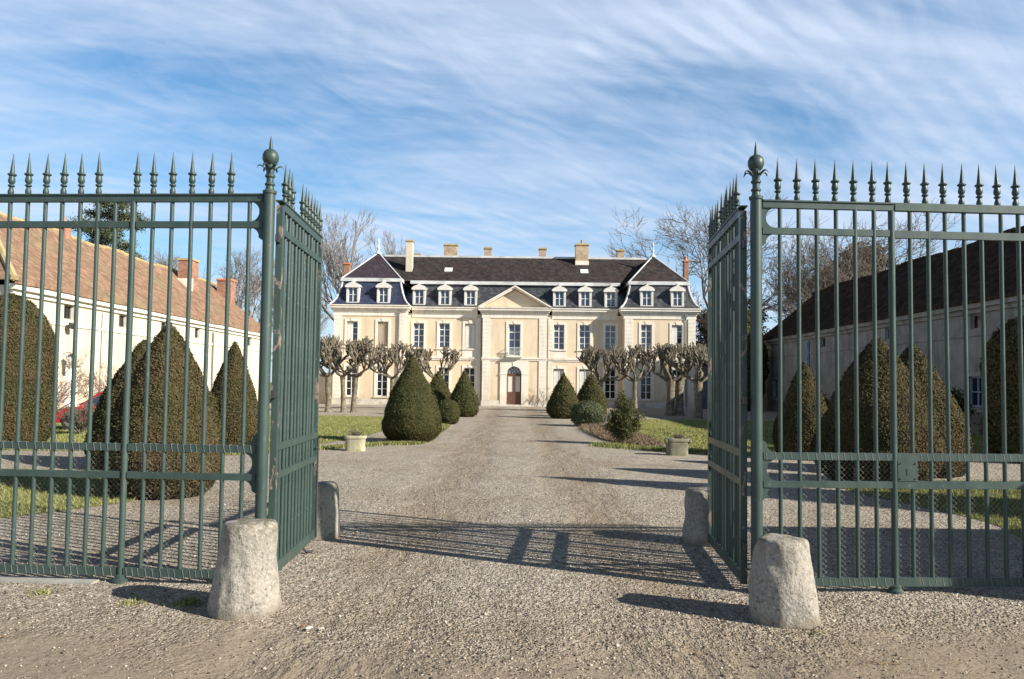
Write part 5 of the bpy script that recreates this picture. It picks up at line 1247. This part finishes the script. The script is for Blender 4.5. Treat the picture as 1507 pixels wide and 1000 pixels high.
# blue gates and low wing closing the gap right of the house
wing = thing('side_wing', 'low shaded wing with blue doors between the house and the right outbuilding', 'building', (15.9, 58.5, 0))
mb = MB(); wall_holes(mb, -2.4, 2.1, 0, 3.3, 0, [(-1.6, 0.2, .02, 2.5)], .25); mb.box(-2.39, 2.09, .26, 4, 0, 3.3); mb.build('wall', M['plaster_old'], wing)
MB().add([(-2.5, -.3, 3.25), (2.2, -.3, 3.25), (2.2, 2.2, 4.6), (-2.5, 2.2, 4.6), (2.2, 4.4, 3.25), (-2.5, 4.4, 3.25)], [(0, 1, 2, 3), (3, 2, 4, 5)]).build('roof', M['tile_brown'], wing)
d_ = MB().box(-1.59, -.71, .12, .18, .03, 2.49).box(-.69, .19, .12, .18, .03, 2.49).build('door', M['door_blue'], wing)
MB().box(-.78, -.74, .07, .119, 1.0, 1.15).build('handle', M['iron'], d_)
lw = thing('garden_wall', 'low wall closing the court between the left outbuilding and the house', 'wall', (-15.7, 58.6, 0))
MB().box(-2.2, 2.2, 0, .35, 0, 2.2).build('wall', M['stucco_pale'], lw); MB().box(-2.25, 2.25, -.06, .41, 2.2, 2.32).build('coping', M['stone_grey'], lw)

# ------------------------------------------------------------------ red car
def car():
    cx, cy = -12.7, 25.2; root = thing('parked_car', 'small old red hatchback parked behind the left lawn, nose to the left', 'car', (cx, cy, 0))
    L, W, Hh = 3.6, 1.55, 1.24; g0 = .20
    low = [(-1.78, .30), (-1.80, .48), (-1.72, .62), (-1.05, .74), (-.85, .76), (1.72, .78), (1.78, .60), (1.80, .36), (1.72, .24)]
    def arch(c): return [(c + .33 * math.cos(a), .24 + .33 * math.sin(a)) for a in [math.pi * k / 10 for k in range(11)]]
    prof = [(-1.78, .30), (-1.80, .48), (-1.72, .62), (-1.05, .74), (-.85, .76), (1.70, .80), (1.79, .60), (1.80, .34), (1.70, .22)] + arch(1.12) + arch(-1.15) + [(-1.70, .22)]
    mb = MB().prism(prof, -W / 2, W / 2, lambda u, v, d: (u, d, v)); b = mb.build('body', M['car_red'], root)
    # cabin: tapered pillars and roof
    def ring(z, x0, x1, w): return [(x0, -w, z), (x1, -w, z), (x1, w, z), (x0, w, z)]
    c0 = ring(.775, -.86, 1.66, .74); c1 = ring(1.17, -.32, 1.40, .60)
    MB().add(c0 + c1, [(0, 1, 5, 4), (1, 2, 6, 5), (2, 3, 7, 6), (3, 0, 4, 7)]).build('windows', M['glass'], root)
    MB().add(ring(1.172, -.36, 1.44, .62) + ring(1.235, -.20, 1.28, .54), [(0, 1, 5, 4), (1, 2, 6, 5), (2, 3, 7, 6), (3, 0, 4, 7), (4, 5, 6, 7), (0, 3, 2, 1)]).build('roof', M['car_red'], root)
    mb = MB()
    for s in (-1, 1):
        for xb, xt in ((-.86, -.32), (.15, .30), (.95, .95), (1.66, 1.40)): mb.tube((xb, s * .745, .77), (xt, s * .605, 1.18), .030, n=6)
    mb.build('pillar', M['car_red'], root)
    for wx in (-1.15, 1.12):
        for s in (-1, 1):
            o = bpy.data.objects.new('wheel', None); 
            w_ = MB().tube((wx, s * .60, .27), (wx, s * .765, .27), .27, n=24).build('wheel', M['rubber'], root, smooth=True)
            MB().tube((wx, s * .766, .27), (wx, s * .775, .27), .16, n=16).build('rim', M['chrome'], w_, smooth=True)
            bpy.data.objects.remove(o)
    for s in (-1, 1): MB().box(-1.815, -1.79, s * .55 - .12, s * .55 + .12, .50, .60).build('headlight', M['lamp_glass'], root)
    MB().box(-1.86, -1.802, -.75, .75, .34, .44).build('bumper', M['chrome'], root)
    MB().box(1.802, 1.86, -.75, .75, .34, .44).build('bumper', M['chrome'], root)
    MB().box(-.50, -.36, -.86, -.755, .80, .89).build('wing_mirror', M['rubber'], root)
    MB().box(-.30, .90, -.779, -.776, .50, .515).box(.32, .36, -.785, -.776, .66, .69).build('door_handle', M['chrome'], root)
car()

# ------------------------------------------------------------------ small things on the ground
def tuft(label, x, y, n, h, seed, rad=.06):
    g = np.random.default_rng(seed); P = g.normal(0, rad, (n, 2)); a = g.uniform(0, 6.28, n); hh = h * g.uniform(.4, 1.2, n); w = .004 * g.uniform(.6, 1.6, n)
    B_ = np.c_[P, np.zeros(n)]; d = np.c_[np.cos(a) * w, np.sin(a) * w, np.zeros(n)]; T_ = B_ + np.c_[g.normal(0, .6, n) * hh, g.normal(0, .6, n) * hh, hh]
    V = np.stack([B_ - d, B_ + d, T_], 1).reshape(-1, 3); tag(link('grass_tuft', np_mesh('grass_tuft', V, np.arange(3 * n).reshape(-1, 3)), M['grass'], None, (x, y, 0)), label, 'grass tuft', 'weeds at the fence foot', 'stuff')
tuft('bright green weed tuft in the gravel just left of the front left bollard', -2.32, 5.68, 300, .045, 1, .045)
tuft('small weed tuft in the gravel before the left fence', -3.52, 5.92, 120, .03, 2, .05)
tuft('tiny weed tuft between the left bollard and the fence post', -2.72, 5.68, 130, .03, 3, .04)
tuft('low grass tuft against the foot of the right front bollard', 2.0, 5.2, 60, .02, 4, .05)
def scraps(name, label, cat, x, y, pieces, mat, seed, s=.02):
    g = random.Random(seed); mb = MB()
    for _ in range(pieces):
        px, py = g.gauss(0, s * 1.4), g.gauss(0, s); a = g.uniform(0, 6.28); q = []
        for k, (u, v) in enumerate(((-1, -.6), (0, -.75), (1, -.5), (1, .6), (0, .8), (-1, .5))):
            z = .012 + .01 * g.random(); q.append((px + s * (u * math.cos(a) - v * math.sin(a)), py + s * (u * math.sin(a) + v * math.cos(a)), z))
        mb.add(q + [(a_, b_, c_ - .002) for a_, b_, c_ in q], [(0,1,2,3,4,5), (11,10,9,8,7,6)] + [(i, 6 + i, 6 + (i+1) % 6, (i+1) % 6) for i in range(6)])
    tag(mb.build(name, mat, None, (x, y, 0)), label, cat)
scraps('petals', 'bright pink petals lying left of the front left bollard', 'petals', -2.22, 5.95, 9, M['pink'], 1, .018)
scraps('paper_scrap', 'torn pale scrap on the gravel right of the left bollard', 'litter', -1.28, 5.13, 3, M['paper'], 2, .018)
scraps('dead_leaf', 'curled dark dead leaf beside the torn pale scrap', 'leaf', -1.36, 5.12, 2, M['dead_leaf'], 3, .016)
def twig(label, x, y, rz, L, seed):
    g = random.Random(seed); pts = [(L * k / 6, g.gauss(0, .012), .008 + .004 * g.random()) for k in range(7)]
    o = MB().path(pts, .003, 5).build('twig', M['dead_leaf'], None, (x, y, 0), rot=(0, 0, rz)); tag(o, label, 'twig')
twig('thin broken twig lying on the gravel at the bottom right', 2.08, 4.65, -.2, .18, 1)

def straw():
    g = np.random.default_rng(5); n = 170; P = np.r_[g.normal((2.35, 4.62), (.30, .12), (110, 2)), g.normal((1.2, 5.3), (.8, .3), (60, 2))]
    a = g.normal(.2, .7, n); L = g.uniform(.01, .045, n); w = .0011; dx, dy = np.cos(a), np.sin(a); z = g.uniform(.006, .014, n)
    q = [np.c_[P[:, 0] + s1 * dx * L - s2 * dy * w, P[:, 1] + s1 * dy * L + s2 * dx * w, z + s1 * .003] for s1, s2 in ((-1, -1), (1, -1), (1, 1), (-1, 1))]
    tag(link('straw', np_mesh('straw', np.stack(q, 1).reshape(-1, 3), np.arange(4 * n).reshape(-1, 4)), M['straw']), 'scattered yellow straw bits on the bare earth at the bottom right', 'straw', kind='stuff')
M['straw'] = mottled('straw', (0.30, 0.22, 0.10), (0.46, 0.36, 0.18), 20, 0.8, 0)
straw()
g = random.Random(77)
leaf_spots = [(-.62, 5.0), (.35, 5.9), (1.1, 4.75), (-2.6, 5.1), (2.65, 5.35), (-.9, 7.1), (.8, 8.4), (-3.1, 4.9)]
where = ['left of centre in the foreground', 'in the middle of the drive before the gate shadow', 'left of the right bollard near the bottom edge', 'left of the front left bollard', 'under the wicket gate', 'on the drive right of the inner left bollard', 'beyond the gate shadow', 'at the bottom left corner']
for i, (x, y) in enumerate(leaf_spots): scraps('dead_leaf', 'small brown dead leaf ' + where[i], 'leaf', x, y, 1, M['dead_leaf'], 20 + i, .013)
